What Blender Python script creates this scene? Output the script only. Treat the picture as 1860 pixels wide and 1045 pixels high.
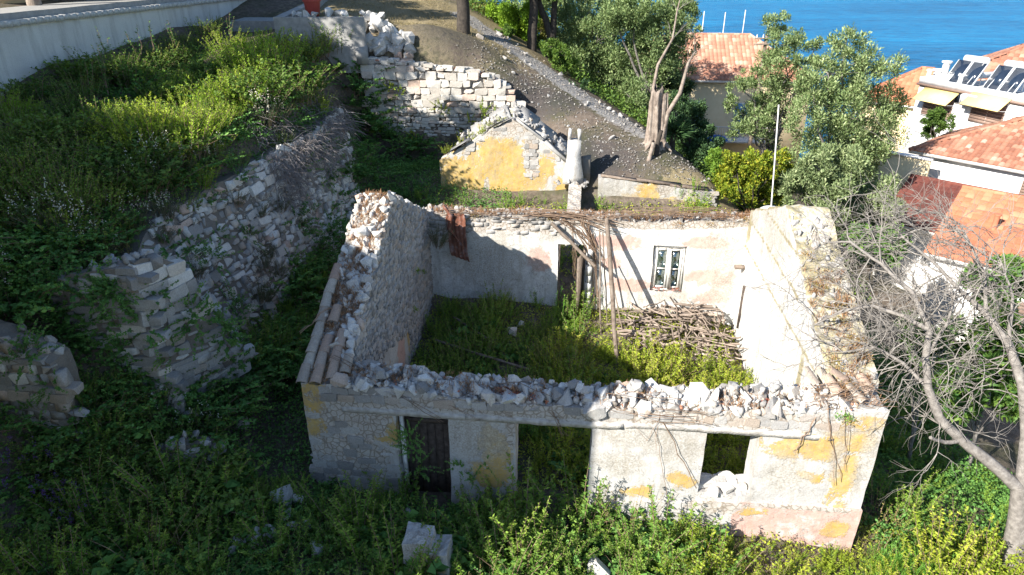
import bpy, bmesh, math, random
import numpy as np
from mathutils import Vector, Matrix, Euler, noise

for o in list(bpy.data.objects):
    bpy.data.objects.remove(o)
scene = bpy.context.scene
COL = scene.collection
R = math.radians
random.seed(7)
RNG = np.random.default_rng(11)

# ---------------------------------------------------------------- camera, sky, sun, exposure
CAM_H = 11.3
PITCH = R(26)
cam = bpy.data.cameras.new('camera')
cam.sensor_width = 36.0
cam.lens = 24.0
cam.clip_start = 0.1
cam.clip_end = 6000
camo = bpy.data.objects.new('camera', cam)
COL.objects.link(camo)
camo.location = (0, 0, CAM_H)
camo.rotation_euler = (R(90) - PITCH, 0, 0)
scene.camera = camo

SUN_AZ = R(232)          # compass bearing of the sun, clockwise from +Y
SUN_EL = R(33)
world = bpy.data.worlds.new('World')
scene.world = world
world.use_nodes = True
wn = world.node_tree
wn.nodes.clear()
sky = wn.nodes.new('ShaderNodeTexSky')
sky.sky_type = 'NISHITA'
sky.sun_disc = False
sky.sun_elevation = SUN_EL
sky.sun_rotation = SUN_AZ
sky.ozone_density = 3.0
sky.dust_density = .4
bg = wn.nodes.new('ShaderNodeBackground')
bg.inputs['Strength'].default_value = 0.09
wo = wn.nodes.new('ShaderNodeOutputWorld')
wn.links.new(sky.outputs[0], bg.inputs[0])
wn.links.new(bg.outputs[0], wo.inputs[0])

sund = bpy.data.lights.new('sun', 'SUN')
sund.energy = 5.0
sund.angle = R(0.5)
sund.color = (1.0, 0.95, 0.87)
suno = bpy.data.objects.new('sun', sund)
COL.objects.link(suno)
SUN_DIR = Vector((math.sin(SUN_AZ) * math.cos(SUN_EL), math.cos(SUN_AZ) * math.cos(SUN_EL), math.sin(SUN_EL)))
suno.rotation_euler = (-SUN_DIR).to_track_quat('-Z', 'Y').to_euler()
suno.location = (-30, -25, 40)

scene.view_settings.view_transform = 'Standard'
scene.view_settings.look = 'None'
scene.view_settings.exposure = 1.32
scene.view_settings.gamma = 1.0
scene.view_settings.use_curve_mapping = False
try:
    scene.cycles.max_bounces = 6
    scene.cycles.diffuse_bounces = 3
    scene.cycles.transmission_bounces = 4
    scene.cycles.transparent_max_bounces = 6
except Exception:
    pass

# ---------------------------------------------------------------- helpers: survey points
FPX = 1240.0
CP, SP = math.cos(PITCH), math.sin(PITCH)

def ray(px, py):
    u = (px - 930) / FPX
    v = (py - 522.5) / FPX
    return Vector((u, CP - v * SP, -SP - v * CP))

def at_depth(px, py, Y):
    r = ray(px, py)
    t = Y / r.y
    return Vector((r.x * t, Y, CAM_H + r.z * t))

def at_level(px, py, z):
    r = ray(px, py)
    t = (z - CAM_H) / r.z
    return Vector((r.x * t, r.y * t, z))

# house frame: s along the front wall, d towards the back
FL = Vector((-4.6, 12.45, 0))
EX = Vector((.9947, -.1022, 0))
EY = Vector((.1022, .9947, 0))
UP = Vector((0, 0, 1))

def hp(s, d, z):
    return FL + EX * s + EY * d + UP * z

# ---------------------------------------------------------------- helpers: objects
def tag(o, label=None, cat=None, group=None, kind=None):
    if label: o['label'] = label
    if cat: o['category'] = cat
    if group: o['group'] = group
    if kind: o['kind'] = kind
    return o

WM = {}
def basis(o):
    return Matrix.LocRotScale(o.location, o.rotation_euler, o.scale)

def thing(name, label, cat, loc=(0, 0, 0), group=None, rz=0.0):
    o = bpy.data.objects.new(name, None)
    o.empty_display_size = .2
    COL.objects.link(o)
    o.location = loc
    o.rotation_euler = (0, 0, rz)
    WM[o.name] = basis(o)
    return tag(o, label, cat, group)

def put(name, me, parent=None, loc=None, rot=None, scale=None, local=False):
    """links a mesh; its placement is in world terms unless local"""
    o = bpy.data.objects.new(name, me)
    COL.objects.link(o)
    if loc is not None: o.location = loc
    if rot is not None: o.rotation_euler = rot
    if scale is not None: o.scale = scale
    w = basis(o)
    if parent is not None:
        o.parent = parent
        pw = WM[parent.name]
        if local: w = pw @ w
        else: o.matrix_parent_inverse = pw.inverted()
    WM[o.name] = w
    return o

class Soup:
    """collects polygons as numpy arrays and links them as one mesh"""
    def __init__(self):
        self.v = []; self.n = 0
        self.f = []            # (array (k,m), mat index, var array)
    def add(self, V, F, mat=0, var=None):
        V = np.asarray(V, dtype=np.float32).reshape(-1, 3)
        F = np.asarray(F, dtype=np.int32)
        if var is None:
            var = np.full(len(F), RNG.random(), dtype=np.float32)
        elif np.isscalar(var):
            var = np.full(len(F), var, dtype=np.float32)
        self.v.append(V)
        self.f.append((F + self.n, mat, var))
        self.n += len(V)
    def leaves(self, P, D, L, W, mat=0, var=None, fold=.25):
        P = np.asarray(P, float); D = np.asarray(D, float)
        n = len(P)
        if n == 0: return
        D = D / (np.linalg.norm(D, axis=1, keepdims=True) + 1e-9)
        A = RNG.normal(size=(n, 3)) * .7 + np.array([0, 0, 1.0])
        S = np.cross(D, A)
        S /= (np.linalg.norm(S, axis=1, keepdims=True) + 1e-9)
        N = np.cross(S, D)
        L = np.broadcast_to(L, (n,))[:, None]
        W = np.broadcast_to(W, (n,))[:, None]
        m = P + D * L * .45 + N * W * fold
        V = np.stack([P, m + S * W * .5, P + D * L - N * W * fold * .5, m - S * W * .5], 1).reshape(-1, 3)
        F = np.arange(4 * n).reshape(-1, 4)
        if var is None: var = RNG.random(n)
        self.add(V, F, mat, np.asarray(var, dtype=np.float32))
    def tube(self, pts, rad, sides=5, mat=0, var=None, cap=True):
        pts = np.asarray([tuple(p) for p in pts], float)
        k = len(pts)
        rad = np.broadcast_to(rad, (k,))
        T = np.gradient(pts, axis=0)
        T /= (np.linalg.norm(T, axis=1, keepdims=True) + 1e-9)
        ref = np.array([.13, .21, 1.0]) if abs(T[:, 2]).mean() < .8 else np.array([1.0, .17, .1])
        A = np.cross(T, ref); A /= (np.linalg.norm(A, axis=1, keepdims=True) + 1e-9)
        B = np.cross(T, A)
        ang = np.arange(sides) * 2 * math.pi / sides
        V = (pts[:, None, :] + rad[:, None, None] * (np.cos(ang)[None, :, None] * A[:, None, :] + np.sin(ang)[None, :, None] * B[:, None, :]))
        i = np.arange(k - 1)[:, None]; j = np.arange(sides)[None, :]
        a = i * sides + j; b = i * sides + (j + 1) % sides
        F = np.stack([a, b, b + sides, a + sides], -1).reshape(-1, 4)
        self.add(V.reshape(-1, 3), F, mat, var)
        if cap and sides > 2:
            c = np.arange(sides)
            self.add(V[-1], [c], mat, var)
            self.add(V[0], [c[::-1]], mat, var)
    def box(self, c, ax, ay, az, hx, hy, hz, mat=0, jit=0.0):
        c = np.array(c); ax = np.array(ax); ay = np.array(ay); az = np.array(az)
        V = []
        for z in (-1, 1):
            for y in (-1, 1):
                for x in (-1, 1):
                    p = c + ax * hx * x + ay * hy * y + az * hz * z
                    if jit: p = p + RNG.normal(size=3) * jit
                    V.append(p)
        F = [(0, 2, 3, 1), (4, 5, 7, 6), (0, 1, 5, 4), (2, 6, 7, 3), (0, 4, 6, 2), (1, 3, 7, 5)]
        self.add(V, F, mat)
    def mesh(self, name, mats, smooth=False):
        me = bpy.data.meshes.new(name)
        V = np.concatenate(self.v) if self.v else np.zeros((0, 3), np.float32)
        me.vertices.add(len(V))
        me.vertices.foreach_set('co', V.ravel())
        idx = np.concatenate([f.ravel() for f, _, _ in self.f])
        tot = np.concatenate([np.full(len(f), f.shape[1], np.int32) for f, _, _ in self.f])
        st = np.concatenate([[0], np.cumsum(tot)[:-1]]).astype(np.int32)
        mi = np.concatenate([np.full(len(f), m, np.int32) for f, m, _ in self.f])
        var = np.concatenate([v for _, _, v in self.f]).astype(np.float32)
        me.loops.add(len(idx))
        me.loops.foreach_set('vertex_index', idx.astype(np.int32))
        me.polygons.add(len(tot))
        me.polygons.foreach_set('loop_start', st)
        me.polygons.foreach_set('loop_total', tot)
        me.polygons.foreach_set('material_index', mi)
        if smooth: me.polygons.foreach_set('use_smooth', np.ones(len(tot), bool))
        a = me.attributes.new('var', 'FLOAT', 'FACE')
        a.data.foreach_set('value', var)
        me.update(calc_edges=True)
        for m in (mats if isinstance(mats, (list, tuple)) else [mats]):
            me.materials.append(m)
        return me

# ---------------------------------------------------------------- materials
class NT:
    def __init__(self, name):
        self.m = bpy.data.materials.new(name)
        self.m.use_nodes = True
        self.t = self.m.node_tree
        self.t.nodes.clear()
        self.out = self.n('ShaderNodeOutputMaterial')
    def n(self, typ, ins=None, **kw):
        nd = self.t.nodes.new(typ)
        for k, v in kw.items(): setattr(nd, k, v)
        if ins:
            for k, v in ins.items(): self.set(nd.inputs[k], v)
        return nd
    def set(self, sock, v):
        if isinstance(v, bpy.types.NodeSocket): self.t.links.new(v, sock)
        elif isinstance(v, bpy.types.Node): self.t.links.new(v.outputs[0], sock)
        else:
            if sock.type == 'RGBA' and len(v) == 3: v = (*v, 1)
            sock.default_value = v
    def coord(self, kind='Object'):
        return self.n('ShaderNodeTexCoord').outputs[kind]
    def noise(self, scale, detail=4, rough=.55, co=None, dist=0.0):
        nd = self.n('ShaderNodeTexNoise', {'Scale': scale, 'Detail': detail, 'Roughness': rough, 'Distortion': dist})
        self.set(nd.inputs['Vector'], co if co is not None else self.coord())
        return nd.outputs['Fac']
    def voro(self, scale, feat='F1', co=None, out='Distance'):
        nd = self.n('ShaderNodeTexVoronoi', feature=feat)
        nd.inputs['Scale'].default_value = scale
        self.set(nd.inputs['Vector'], co if co is not None else self.coord())
        return nd.outputs[out]
    def ramp(self, fac, stops, interp='LINEAR'):
        nd = self.n('ShaderNodeValToRGB')
        nd.color_ramp.interpolation = interp
        e = nd.color_ramp.elements
        while len(e) < len(stops): e.new(0.5)
        for i, (p, c) in enumerate(stops):
            e[i].position = p
            e[i].color = (*c, 1) if not np.isscalar(c) else (c, c, c, 1)
        self.set(nd.inputs[0], fac)
        return nd.outputs[0]
    def mix(self, fac, a, b, mode='MIX'):
        nd = self.n('ShaderNodeMix', data_type='RGBA', blend_type=mode)
        self.set(nd.inputs['Factor'], fac)
        self.set(nd.inputs['A'], a); self.set(nd.inputs['B'], b)
        return nd.outputs['Result']
    def math(self, op, a, b=0.0, c=None):
        nd = self.n('ShaderNodeMath', operation=op)
        self.set(nd.inputs[0], a); self.set(nd.inputs[1], b)
        if c is not None: self.set(nd.inputs[2], c)
        return nd.outputs[0]
    def attr(self, name):
        return self.n('ShaderNodeAttribute', attribute_name=name).outputs['Fac']
    def mask(self, name, nz, k=.5, lo=.44, hi=.56):
        a = self.math('ADD', self.attr(name), self.math('MULTIPLY', self.math('SUBTRACT', nz, .5), k))
        return self.n('ShaderNodeMapRange', {'Value': a, 'From Min': lo, 'From Max': hi}, clamp=True).outputs[0]
    def bump(self, h, strength=.4, dist=.02):
        return self.n('ShaderNodeBump', {'Height': h, 'Strength': strength, 'Distance': dist}).outputs[0]
    def bsdf(self, col, rough=.9, normal=None, spec=.2, **ins):
        b = self.n('ShaderNodeBsdfPrincipled')
        self.set(b.inputs['Base Color'], col)
        self.set(b.inputs['Roughness'], rough)
        b.inputs['Specular IOR Level'].default_value = spec
        for k, v in ins.items(): self.set(b.inputs[k], v)
        if normal is not None: self.set(b.inputs['Normal'], normal)
        self.t.links.new(b.outputs[0], self.out.inputs[0])
        return self.m

def rnd_tint(k, nt):
    """random number per object and per loose piece"""
    oi = nt.n('ShaderNodeObjectInfo').outputs['Random']
    pi = nt.n('ShaderNodeNewGeometry').outputs['Random Per Island']
    return nt.math('FRACT', nt.math('ADD', oi, pi))

def mat_stone(name, stops, bump=.5, lichen=.4):
    k = NT(name)
    r = rnd_tint(k, k)
    c = k.ramp(r, stops)
    geo = k.n('ShaderNodeNewGeometry').outputs['Position']
    n1 = k.noise(9, 5, .65, geo)
    c = k.mix(k.ramp(n1, [(.35, 0.0), (.75, lichen)]), c, (.24, .21, .17))
    n2 = k.noise(38, 3, .6, geo)
    c = k.mix(.35, c, k.ramp(n2, [(.3, (.25, .24, .23)), (.7, (.8, .78, .74))]), 'OVERLAY')
    return k.bsdf(c, .92, k.bump(k.math('ADD', n1, k.math('MULTIPLY', n2, .5)), bump, .03))

M = {}
M['limestone'] = mat_stone('limestone', [(0, (.38, .37, .355)), (.35, (.50, .49, .47)), (.7, (.60, .59, .565)), (.94, (.50, .45, .39)), (1, (.44, .30, .24))], lichen=.28)
M['wallstone'] = mat_stone('wallstone', [(0, (.22, .215, .21)), (.4, (.31, .305, .30)), (.8, (.40, .395, .385)), (1, (.35, .29, .24))], lichen=.45)
M['coursed'] = mat_stone('coursed_stone', [(0, (.40, .37, .33)), (.5, (.50, .48, .44)), (.85, (.56, .53, .49)), (1, (.50, .36, .28))], lichen=.3)
M['mortar'] = mat_stone('earth_mortar', [(0, (.13, .115, .10)), (1, (.20, .18, .16))], lichen=.3)
M['gravel'] = mat_stone('grey_gravel', [(0, (.12, .11, .10)), (.7, (.22, .21, .20)), (1, (.34, .33, .31))], lichen=.3)
M['brick'] = mat_stone('brick_red', [(0, (.36, .13, .08)), (1, (.45, .2, .13))], lichen=.3)

def mat_plaster(name, base=((.34, .33, .315), (.50, .49, .47)), stain=.5):
    k = NT(name)
    nb = k.noise(1.1, 6, .6)
    nm = k.noise(4.5, 6, .65)
    nf = k.noise(26, 4, .6)
    c = k.ramp(k.math('ADD', k.math('MULTIPLY', nb, .6), k.math('MULTIPLY', nm, .4)), [(.3, base[0]), (.62, base[1])])
    # streaky dirt
    mp = k.n('ShaderNodeMapping'); k.set(mp.inputs[0], k.coord()); mp.inputs['Scale'].default_value = (5, 5, .7)
    ns = k.noise(1, 5, .6, mp.outputs[0])
    c = k.mix(k.ramp(ns, [(.5, 0.0), (.8, stain)]), c, (.22, .19, .15))
    nd = k.noise(3.1, 9, .72, None, .4)
    nd2 = k.noise(.9, 4, .6)
    mk = k.math('ADD', k.math('ADD', k.math('MULTIPLY', nd, .62), k.math('MULTIPLY', nf, .2)), k.math('MULTIPLY', nd2, .18))
    pk = k.mask('pink', mk, 2.4, .44, .56)
    c = k.mix(k.math('MULTIPLY', pk, .85), c, k.ramp(nm, [(.3, (.46, .25, .20)), (.7, (.54, .34, .28))]))
    oc = k.mask('ochre', mk, 2.8, .44, .56)
    c = k.mix(k.math('MULTIPLY', oc, k.ramp(nd, [(.38, .97), (.68, .7)])), c, k.ramp(nm, [(.3, (.42, .245, .035)), (.55, (.47, .305, .06)), (.75, (.50, .37, .13))]))
    gr = k.mask('grey', mk, 3.0, .22, .62)
    c = k.mix(k.math('MULTIPLY', gr, .7), c, k.ramp(nf, [(.35, (.24, .215, .17)), (.65, (.44, .42, .38))]))
    ms = k.mask('moss', mk, 2.0, .35, .65)
    c = k.mix(k.math('MULTIPLY', ms, .8), c, k.ramp(nf, [(.35, (.16, .12, .04)), (.65, (.30, .25, .08))]))
    br = k.mask('bare', mk, 1.9, .47, .53)
    v = k.voro(7, 'DISTANCE_TO_EDGE')
    cb = k.mix(k.ramp(v, [(.0, 0.0), (.12, 1.0)]), (.20, .16, .12), k.ramp(nm, [(.3, (.36, .32, .28)), (.7, (.50, .47, .43))]))
    c = k.mix(br, c, cb)
    c = k.mix(k.ramp(ns, [(.52, 0.0), (.75, .45)]), c, (.30, .265, .21))
    c = k.mix(k.ramp(nf, [(.42, .32), (.55, 0.0)]), c, (.27, .24, .2))
    cv = k.n('ShaderNodeTexVoronoi', feature='DISTANCE_TO_EDGE'); cv.inputs['Scale'].default_value = 1.3
    mpc = k.n('ShaderNodeVectorMath', operation='ADD'); k.set(mpc.inputs[0], k.coord()); nv3 = k.n('ShaderNodeTexNoise', {'Scale': 3.0, 'Detail': 5}); k.set(nv3.inputs['Vector'], k.coord()); k.set(mpc.inputs[1], nv3.outputs['Color']); k.set(cv.inputs['Vector'], mpc.outputs[0])
    c = k.mix(k.ramp(cv.outputs['Distance'], [(.0, .75), (.012, 0.0)]), c, (.16, .14, .12))
    h = k.math('ADD', nm, k.math('MULTIPLY', nf, .4))
    h = k.math('ADD', h, k.math('MULTIPLY', k.math('ADD', oc, k.math('MULTIPLY', br, -1.5)), .35))
    return k.bsdf(c, .92, k.bump(h, .55, .03))
M['plaster'] = mat_plaster('old_plaster')
M['plaster_white'] = mat_plaster('lime_washed_plaster', ((.50, .49, .47), (.66, .65, .62)), .3)

def mat_simple(name, stops, scale=6, rough=.85, bump=.2, detail=5, spec=.25, tint=0.0):
    k = NT(name)
    nz = k.noise(scale, detail, .6)
    c = k.ramp(nz, stops)
    if tint:
        c = k.mix(tint, c, k.ramp(rnd_tint(k, k), [(0, (.15, .15, .15)), (1, (.85, .85, .85))]), 'OVERLAY')
    return k.bsdf(c, rough, k.bump(k.noise(scale * 5, 3), bump, .02), spec)

M['concrete'] = mat_simple('concrete', [(.3, (.24, .235, .225)), (.7, (.36, .35, .33))], 5, bump=.5)
def mat_stucco():
    k = NT('rough_stucco')
    mp = k.n('ShaderNodeMapping'); k.set(mp.inputs[0], k.coord()); mp.inputs['Scale'].default_value = (3.0, 3.0, .35)
    ns = k.noise(1, 5, .6, mp.outputs[0])
    c = k.ramp(k.noise(.8, 5), [(.3, (.54, .53, .51)), (.7, (.64, .63, .60))])
    c = k.mix(k.ramp(ns, [(.48, 0.0), (.75, .5)]), c, (.18, .17, .15))
    g = k.noise(60, 2)
    c = k.mix(.3, c, k.ramp(g, [(.3, (.2, .2, .2)), (.7, (.8, .8, .8))]), 'OVERLAY')
    return k.bsdf(c, .95, k.bump(g, .8, .02))
M['stucco'] = mat_stucco()
M['coping'] = mat_simple('concrete_coping', [(.3, (.38, .37, .35)), (.7, (.58, .57, .54))], 14, bump=.7)
M['oldwood'] = mat_simple('weathered_wood', [(.25, (0.101, 0.072, 0.054)), (.6, (0.216, 0.173, 0.137)), (.8, (0.288, 0.252, 0.216))], 7, bump=.5, tint=.25)
M['stick'] = mat_simple('dead_stick', [(.25, (.16, .12, .095)), (.7, (.33, .27, .22))], 5, bump=.4, tint=.45)
M['darkwood'] = mat_simple('dark_door_wood', [(.3, (.045, .033, .026)), (.7, (.11, .085, .07))], 9, bump=.4, tint=.2)
M['whitewood'] = mat_simple('peeling_white_paint', [(.3, (.42, .38, .33)), (.5, (.66, .64, .60)), (.8, (.72, .71, .68))], 12, bump=.3)
M['barkgrey'] = mat_simple('grey_bark', [(.25, (.10, .09, .08)), (.55, (.22, .20, .18)), (.8, (.33, .305, .275))], 9, bump=.8)
M['twig'] = mat_simple('grey_twig', [(.3, (.14, .125, .11)), (.7, (.30, .275, .245))], 4, bump=.1)
M['barkdark'] = mat_simple('dark_bark', [(.3, (.025, .021, .018)), (.7, (.075, .062, .05))], 8, bump=.9)
M['stump'] = mat_simple('silver_dead_wood', [(.3, (.13, .10, .08)), (.55, (.27, .22, .18)), (.8, (.36, .31, .26))], 5, bump=.9)
M['vine'] = mat_simple('dry_vine', [(.3, (.13, .085, .055)), (.7, (.30, .21, .15))], 6, bump=.1, tint=.3)
M['drygrass'] = mat_simple('rusty_dry_grass', [(.3, (.20, .10, .05)), (.7, (.36, .22, .12))], 6, bump=.1, tint=.4)
M['drybrush'] = mat_simple('dry_grey_brush', [(.3, (.13, .115, .11)), (.7, (.30, .27, .26))], 6, bump=.1, tint=.3)
def mat_render(name, a, b):
    k = NT(name)
    mp = k.n('ShaderNodeMapping'); k.set(mp.inputs[0], k.coord()); mp.inputs['Scale'].default_value = (2.5, 2.5, .4)
    ns = k.noise(1, 5, .6, mp.outputs[0])
    c = k.mix(k.ramp(ns, [(.5, 0.0), (.8, .5)]), k.ramp(k.noise(1.5, 5), [(.3, a), (.7, b)]), (.36, .33, .29))
    return k.bsdf(c, .9, k.bump(k.noise(30, 3), .15, .02))
M['white'] = mat_render('white_render', (.66, .65, .63), (.76, .75, .73))
M['cream'] = mat_simple('cream_render', [(.3, (.62, .50, .30)), (.7, (.70, .58, .37))], 2, bump=.1)
M['metal'] = mat_simple('grey_metal', [(.3, (.42, .43, .44)), (.7, (.55, .56, .57))], 5, .4, .05, spec=.5)
M['steel'] = mat_simple('shiny_steel', [(.3, (.5, .52, .54)), (.7, (.62, .64, .66))], 5, .22, .02, spec=.8)
M['wire'] = mat_simple('thin_wire', [(.3, (.5, .5, .5)), (.7, (.6, .6, .6))], 5, .5, 0)
M['black'] = mat_simple('black_line', [(.3, (.02, .02, .02)), (.7, (.03, .03, .03))], 5, .6, 0)
M['panel'] = mat_simple('solar_glass', [(.3, (.012, .02, .035)), (.7, (.02, .03, .05))], 3, .12, 0, spec=.6)
M['awning'] = mat_simple('yellow_canvas', [(.3, (.72, .55, .22)), (.7, (.78, .62, .28))], 3, .8, .1)
M['shutter'] = mat_simple('brown_shutter', [(.3, (.20, .13, .10)), (.7, (.28, .2, .16))], 9, .7, .1)
M['bluedoor'] = mat_simple('blue_paint', [(.3, (.16, .30, .45)), (.7, (.22, .38, .55))], 4, .6, .1)
M['blue'] = mat_simple('blue_plastic', [(.3, (.02, .10, .45)), (.7, (.03, .14, .55))], 4, .4, 0)
M['redpot'] = mat_simple('red_plastic', [(.3, (.33, .05, .04)), (.7, (.42, .08, .06))], 4, .5, .05)
M['rust'] = mat_simple('rusted_iron', [(.25, (.05, .03, .025)), (.5, (.16, .06, .035)), (.8, (.30, .26, .25))], 5, .8, .4)
M['curtain'] = mat_simple('green_curtain', [(.3, (.02, .07, .05)), (.7, (.05, .13, .09))], 4, .9, .1)
M['pipe'] = mat_simple('terracotta_pipe', [(.3, (.38, .14, .08)), (.7, (.46, .19, .11))], 4, .7, .1)
M['oldtile'] = mat_stone('old_barrel_tile', [(0, (.30, .25, .21)), (.4, (.40, .36, .31)), (.75, (.36, .24, .18)), (1, (.48, .45, .38))], .5, .5)
M['tile_orange'] = mat_stone('orange_tile', [(0, (.34, .115, .06)), (.5, (.42, .155, .08)), (1, (.50, .21, .12))], .2, .22)
M['tile_shaded'] = mat_stone('shaded_red_tile', [(0, (.085, .024, .02)), (.5, (.11, .032, .026)), (1, (.15, .045, .034))], .15, .15)  # red tile darkened in the colour to stand for shade
M['tile_old'] = mat_stone('weathered_red_tile', [(0, (.24, .09, .055)), (.5, (.33, .14, .085)), (.9, (.42, .21, .14)), (1, (.46, .36, .29))], .2, .35)
M['tile_pink'] = mat_stone('faded_tile', [(0, (.33, .15, .10)), (.5, (.42, .21, .14)), (1, (.52, .33, .24))], .2, .15)

def mat_glass():
    k = NT('dusty_glass')
    g = k.n('ShaderNodeBsdfGlossy', {'Roughness': .08, 'Color': (.8, .85, .85)})
    t = k.n('ShaderNodeBsdfTransparent', {'Color': (.75, .85, .80)})
    m = k.n('ShaderNodeMixShader', {0: .25, 1: t.outputs[0], 2: g.outputs[0]})
    k.t.links.new(m.outputs[0], k.out.inputs[0])
    return k.m
M['glass'] = mat_glass()

def mat_leaf(name, stops, transl=.3, objvar=.45, rough=.6):
    k = NT(name)
    oi = k.n('ShaderNodeObjectInfo').outputs['Random']
    v = k.attr('var')
    f = k.math('ADD', k.math('MULTIPLY', v, 1 - objvar), k.math('MULTIPLY', oi, objvar))
    c = k.ramp(f, stops)
    d = k.n('ShaderNodeBsdfPrincipled')
    k.set(d.inputs['Base Color'], c); d.inputs['Roughness'].default_value = rough
    d.inputs['Specular IOR Level'].default_value = .25
    t = k.n('ShaderNodeBsdfTranslucent')
    k.set(t.inputs[0], k.mix(1.0, c, (1.0, 1.0, .55), 'MULTIPLY'))
    m = k.n('ShaderNodeMixShader', {0: transl, 1: d.outputs[0], 2: t.outputs[0]})
    k.t.links.new(m.outputs[0], k.out.inputs[0])
    return k.m
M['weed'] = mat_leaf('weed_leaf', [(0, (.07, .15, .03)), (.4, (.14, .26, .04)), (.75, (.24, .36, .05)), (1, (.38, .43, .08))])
M['weedsun'] = mat_leaf('yellow_green_leaf', [(0, (.10, .17, .02)), (.4, (.24, .33, .03)), (.8, (.42, .46, .05)), (1, (.52, .48, .10))])  # weed leaf yellowed and brightened in the colour for sunlit spots
M['weeddry'] = mat_leaf('seeding_weed_leaf', [(0, (0.169, 0.182, 0.039)), (.5, (0.312, 0.299, 0.078)), (.85, (0.442, 0.377, 0.130)), (1, (0.494, 0.390, 0.182))])
M['bramble'] = mat_leaf('bramble_leaf', [(0, (0.051, 0.126, 0.032)), (.5, (0.102, 0.228, 0.051)), (1, (0.205, 0.364, 0.068))], .2)
M['shrubdark'] = mat_leaf('dark_shrub_leaf', [(0, (0.022, 0.056, 0.026)), (.5, (0.048, 0.096, 0.038)), (1, (0.088, 0.152, 0.048))], .15)
M['fennel'] = mat_leaf('bright_spurge_leaf', [(0, (0.135, 0.254, 0.030)), (.5, (0.284, 0.448, 0.041)), (1, (0.538, 0.598, 0.067))], .35)
M['rosemary'] = mat_leaf('narrow_grey_leaf', [(0, (0.035, 0.063, 0.031)), (.5, (0.063, 0.105, 0.045)), (1, (0.126, 0.168, 0.070))], .15)
M['petal'] = mat_leaf('white_petal', [(0, (.55, .52, .42)), (.6, (.70, .68, .58)), (1, (.70, .56, .46))], .2)
M['purple'] = mat_leaf('violet_petal', [(0, (.08, .03, .16)), (1, (.16, .08, .26))], .2)
M['olive'] = mat_leaf('olive_leaf', [(0, (0.078, 0.132, 0.046)), (.45, (0.167, 0.238, 0.088)), (.8, (0.298, 0.369, 0.158)), (1, (0.527, 0.579, 0.333))], .22, .25)
M['olivepale'] = mat_leaf('pale_olive_leaf', [(0, (0.127, 0.178, 0.075)), (.45, (0.237, 0.304, 0.135)), (.8, (0.406, 0.456, 0.237)), (1, (0.600, 0.600, 0.423))], .22, .25)
M['oak'] = mat_leaf('oak_leaf', [(0, (0.049, 0.098, 0.022)), (.5, (0.098, 0.179, 0.036)), (1, (0.211, 0.309, 0.057))], .3, .25)
M['citrus'] = mat_leaf('citrus_leaf', [(0, (.10, .17, .018)), (.5, (.20, .27, .025)), (.85, (.36, .37, .035)), (1, (.48, .42, .05))], .3, .1)
M['figleaf'] = mat_leaf('broad_leaf', [(0, (0.062, 0.156, 0.040)), (.5, (0.125, 0.250, 0.055)), (1, (0.234, 0.343, 0.062))], .3, .2)
M['grass'] = mat_leaf('grass_blade', [(0, (0.078, 0.203, 0.031)), (.5, (0.156, 0.343, 0.047)), (1, (0.296, 0.468, 0.078))], .3)
M['sedum'] = mat_leaf('sedum_leaf', [(0, (.16, .17, .04)), (.5, (.30, .22, .07)), (1, (.40, .20, .12))], .1)
M['redweed'] = mat_leaf('red_succulent', [(0, (.26, .05, .04)), (.5, (.38, .10, .07)), (1, (.42, .22, .13))], .1)
M['palm'] = mat_leaf('yucca_blade', [(0, (.04, .09, .03)), (.5, (.07, .14, .05)), (1, (.12, .2, .08))], .2)

# ---------------------------------------------------------------- terrain
CTRL = []
def cpt(*pts): CTRL.extend(pts)
def cline(p, q, n):
    for i in range(n + 1):
        t = i / n
        CTRL.append(tuple(p[j] + (q[j] - p[j]) * t for j in range(3)))

def hxy(s, d, z):
    p = hp(s, d, z); return (p.x, p.y, p.z)
# inside and round the roofless house
cpt(hxy(1.5, 1, -.3), hxy(6, 1, -.3), hxy(10.5, 1, -.3), hxy(1.5, 5, -.1), hxy(6, 5, -.1), hxy(10.5, 5, -.1),
    hxy(1.5, 8.3, .3), hxy(6, 8.3, .2), hxy(10.5, 8.3, .1))
cpt((-2, 11.6, -.1), (2, 11.2, -.4), (5, 10.8, -.6), (8, 10.5, -.8), (11, 10.6, -1), (15, 10, -1.3))
cpt((-4.5, 11.6, .2), (-5.5, 12, .4), (-5.4, 15, .7), (-5.2, 18, .9), (-5.0, 20.5, 1.2), (-4.6, 23, 1.6))
cpt((9.3, 12, -.9), (9.6, 16, -1.2), (10, 20, -1.0), (9.4, 23, .2), (12, 16, -2.0), (14, 13, -1.8), (14, 20, -2.6))
# behind the back wall
cpt((-3, 23, 1.9), (0, 23, 1.7), (3, 22.8, 1.3), (6, 22.5, .9), (8.5, 22.3, .4))
cpt((-3, 26, 2.3), (0, 26, 2.2), (3, 25.5, 1.6), (6, 25, 1.4), (-5.5, 26, 2.6), (-5.5, 29, 3.0))
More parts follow.
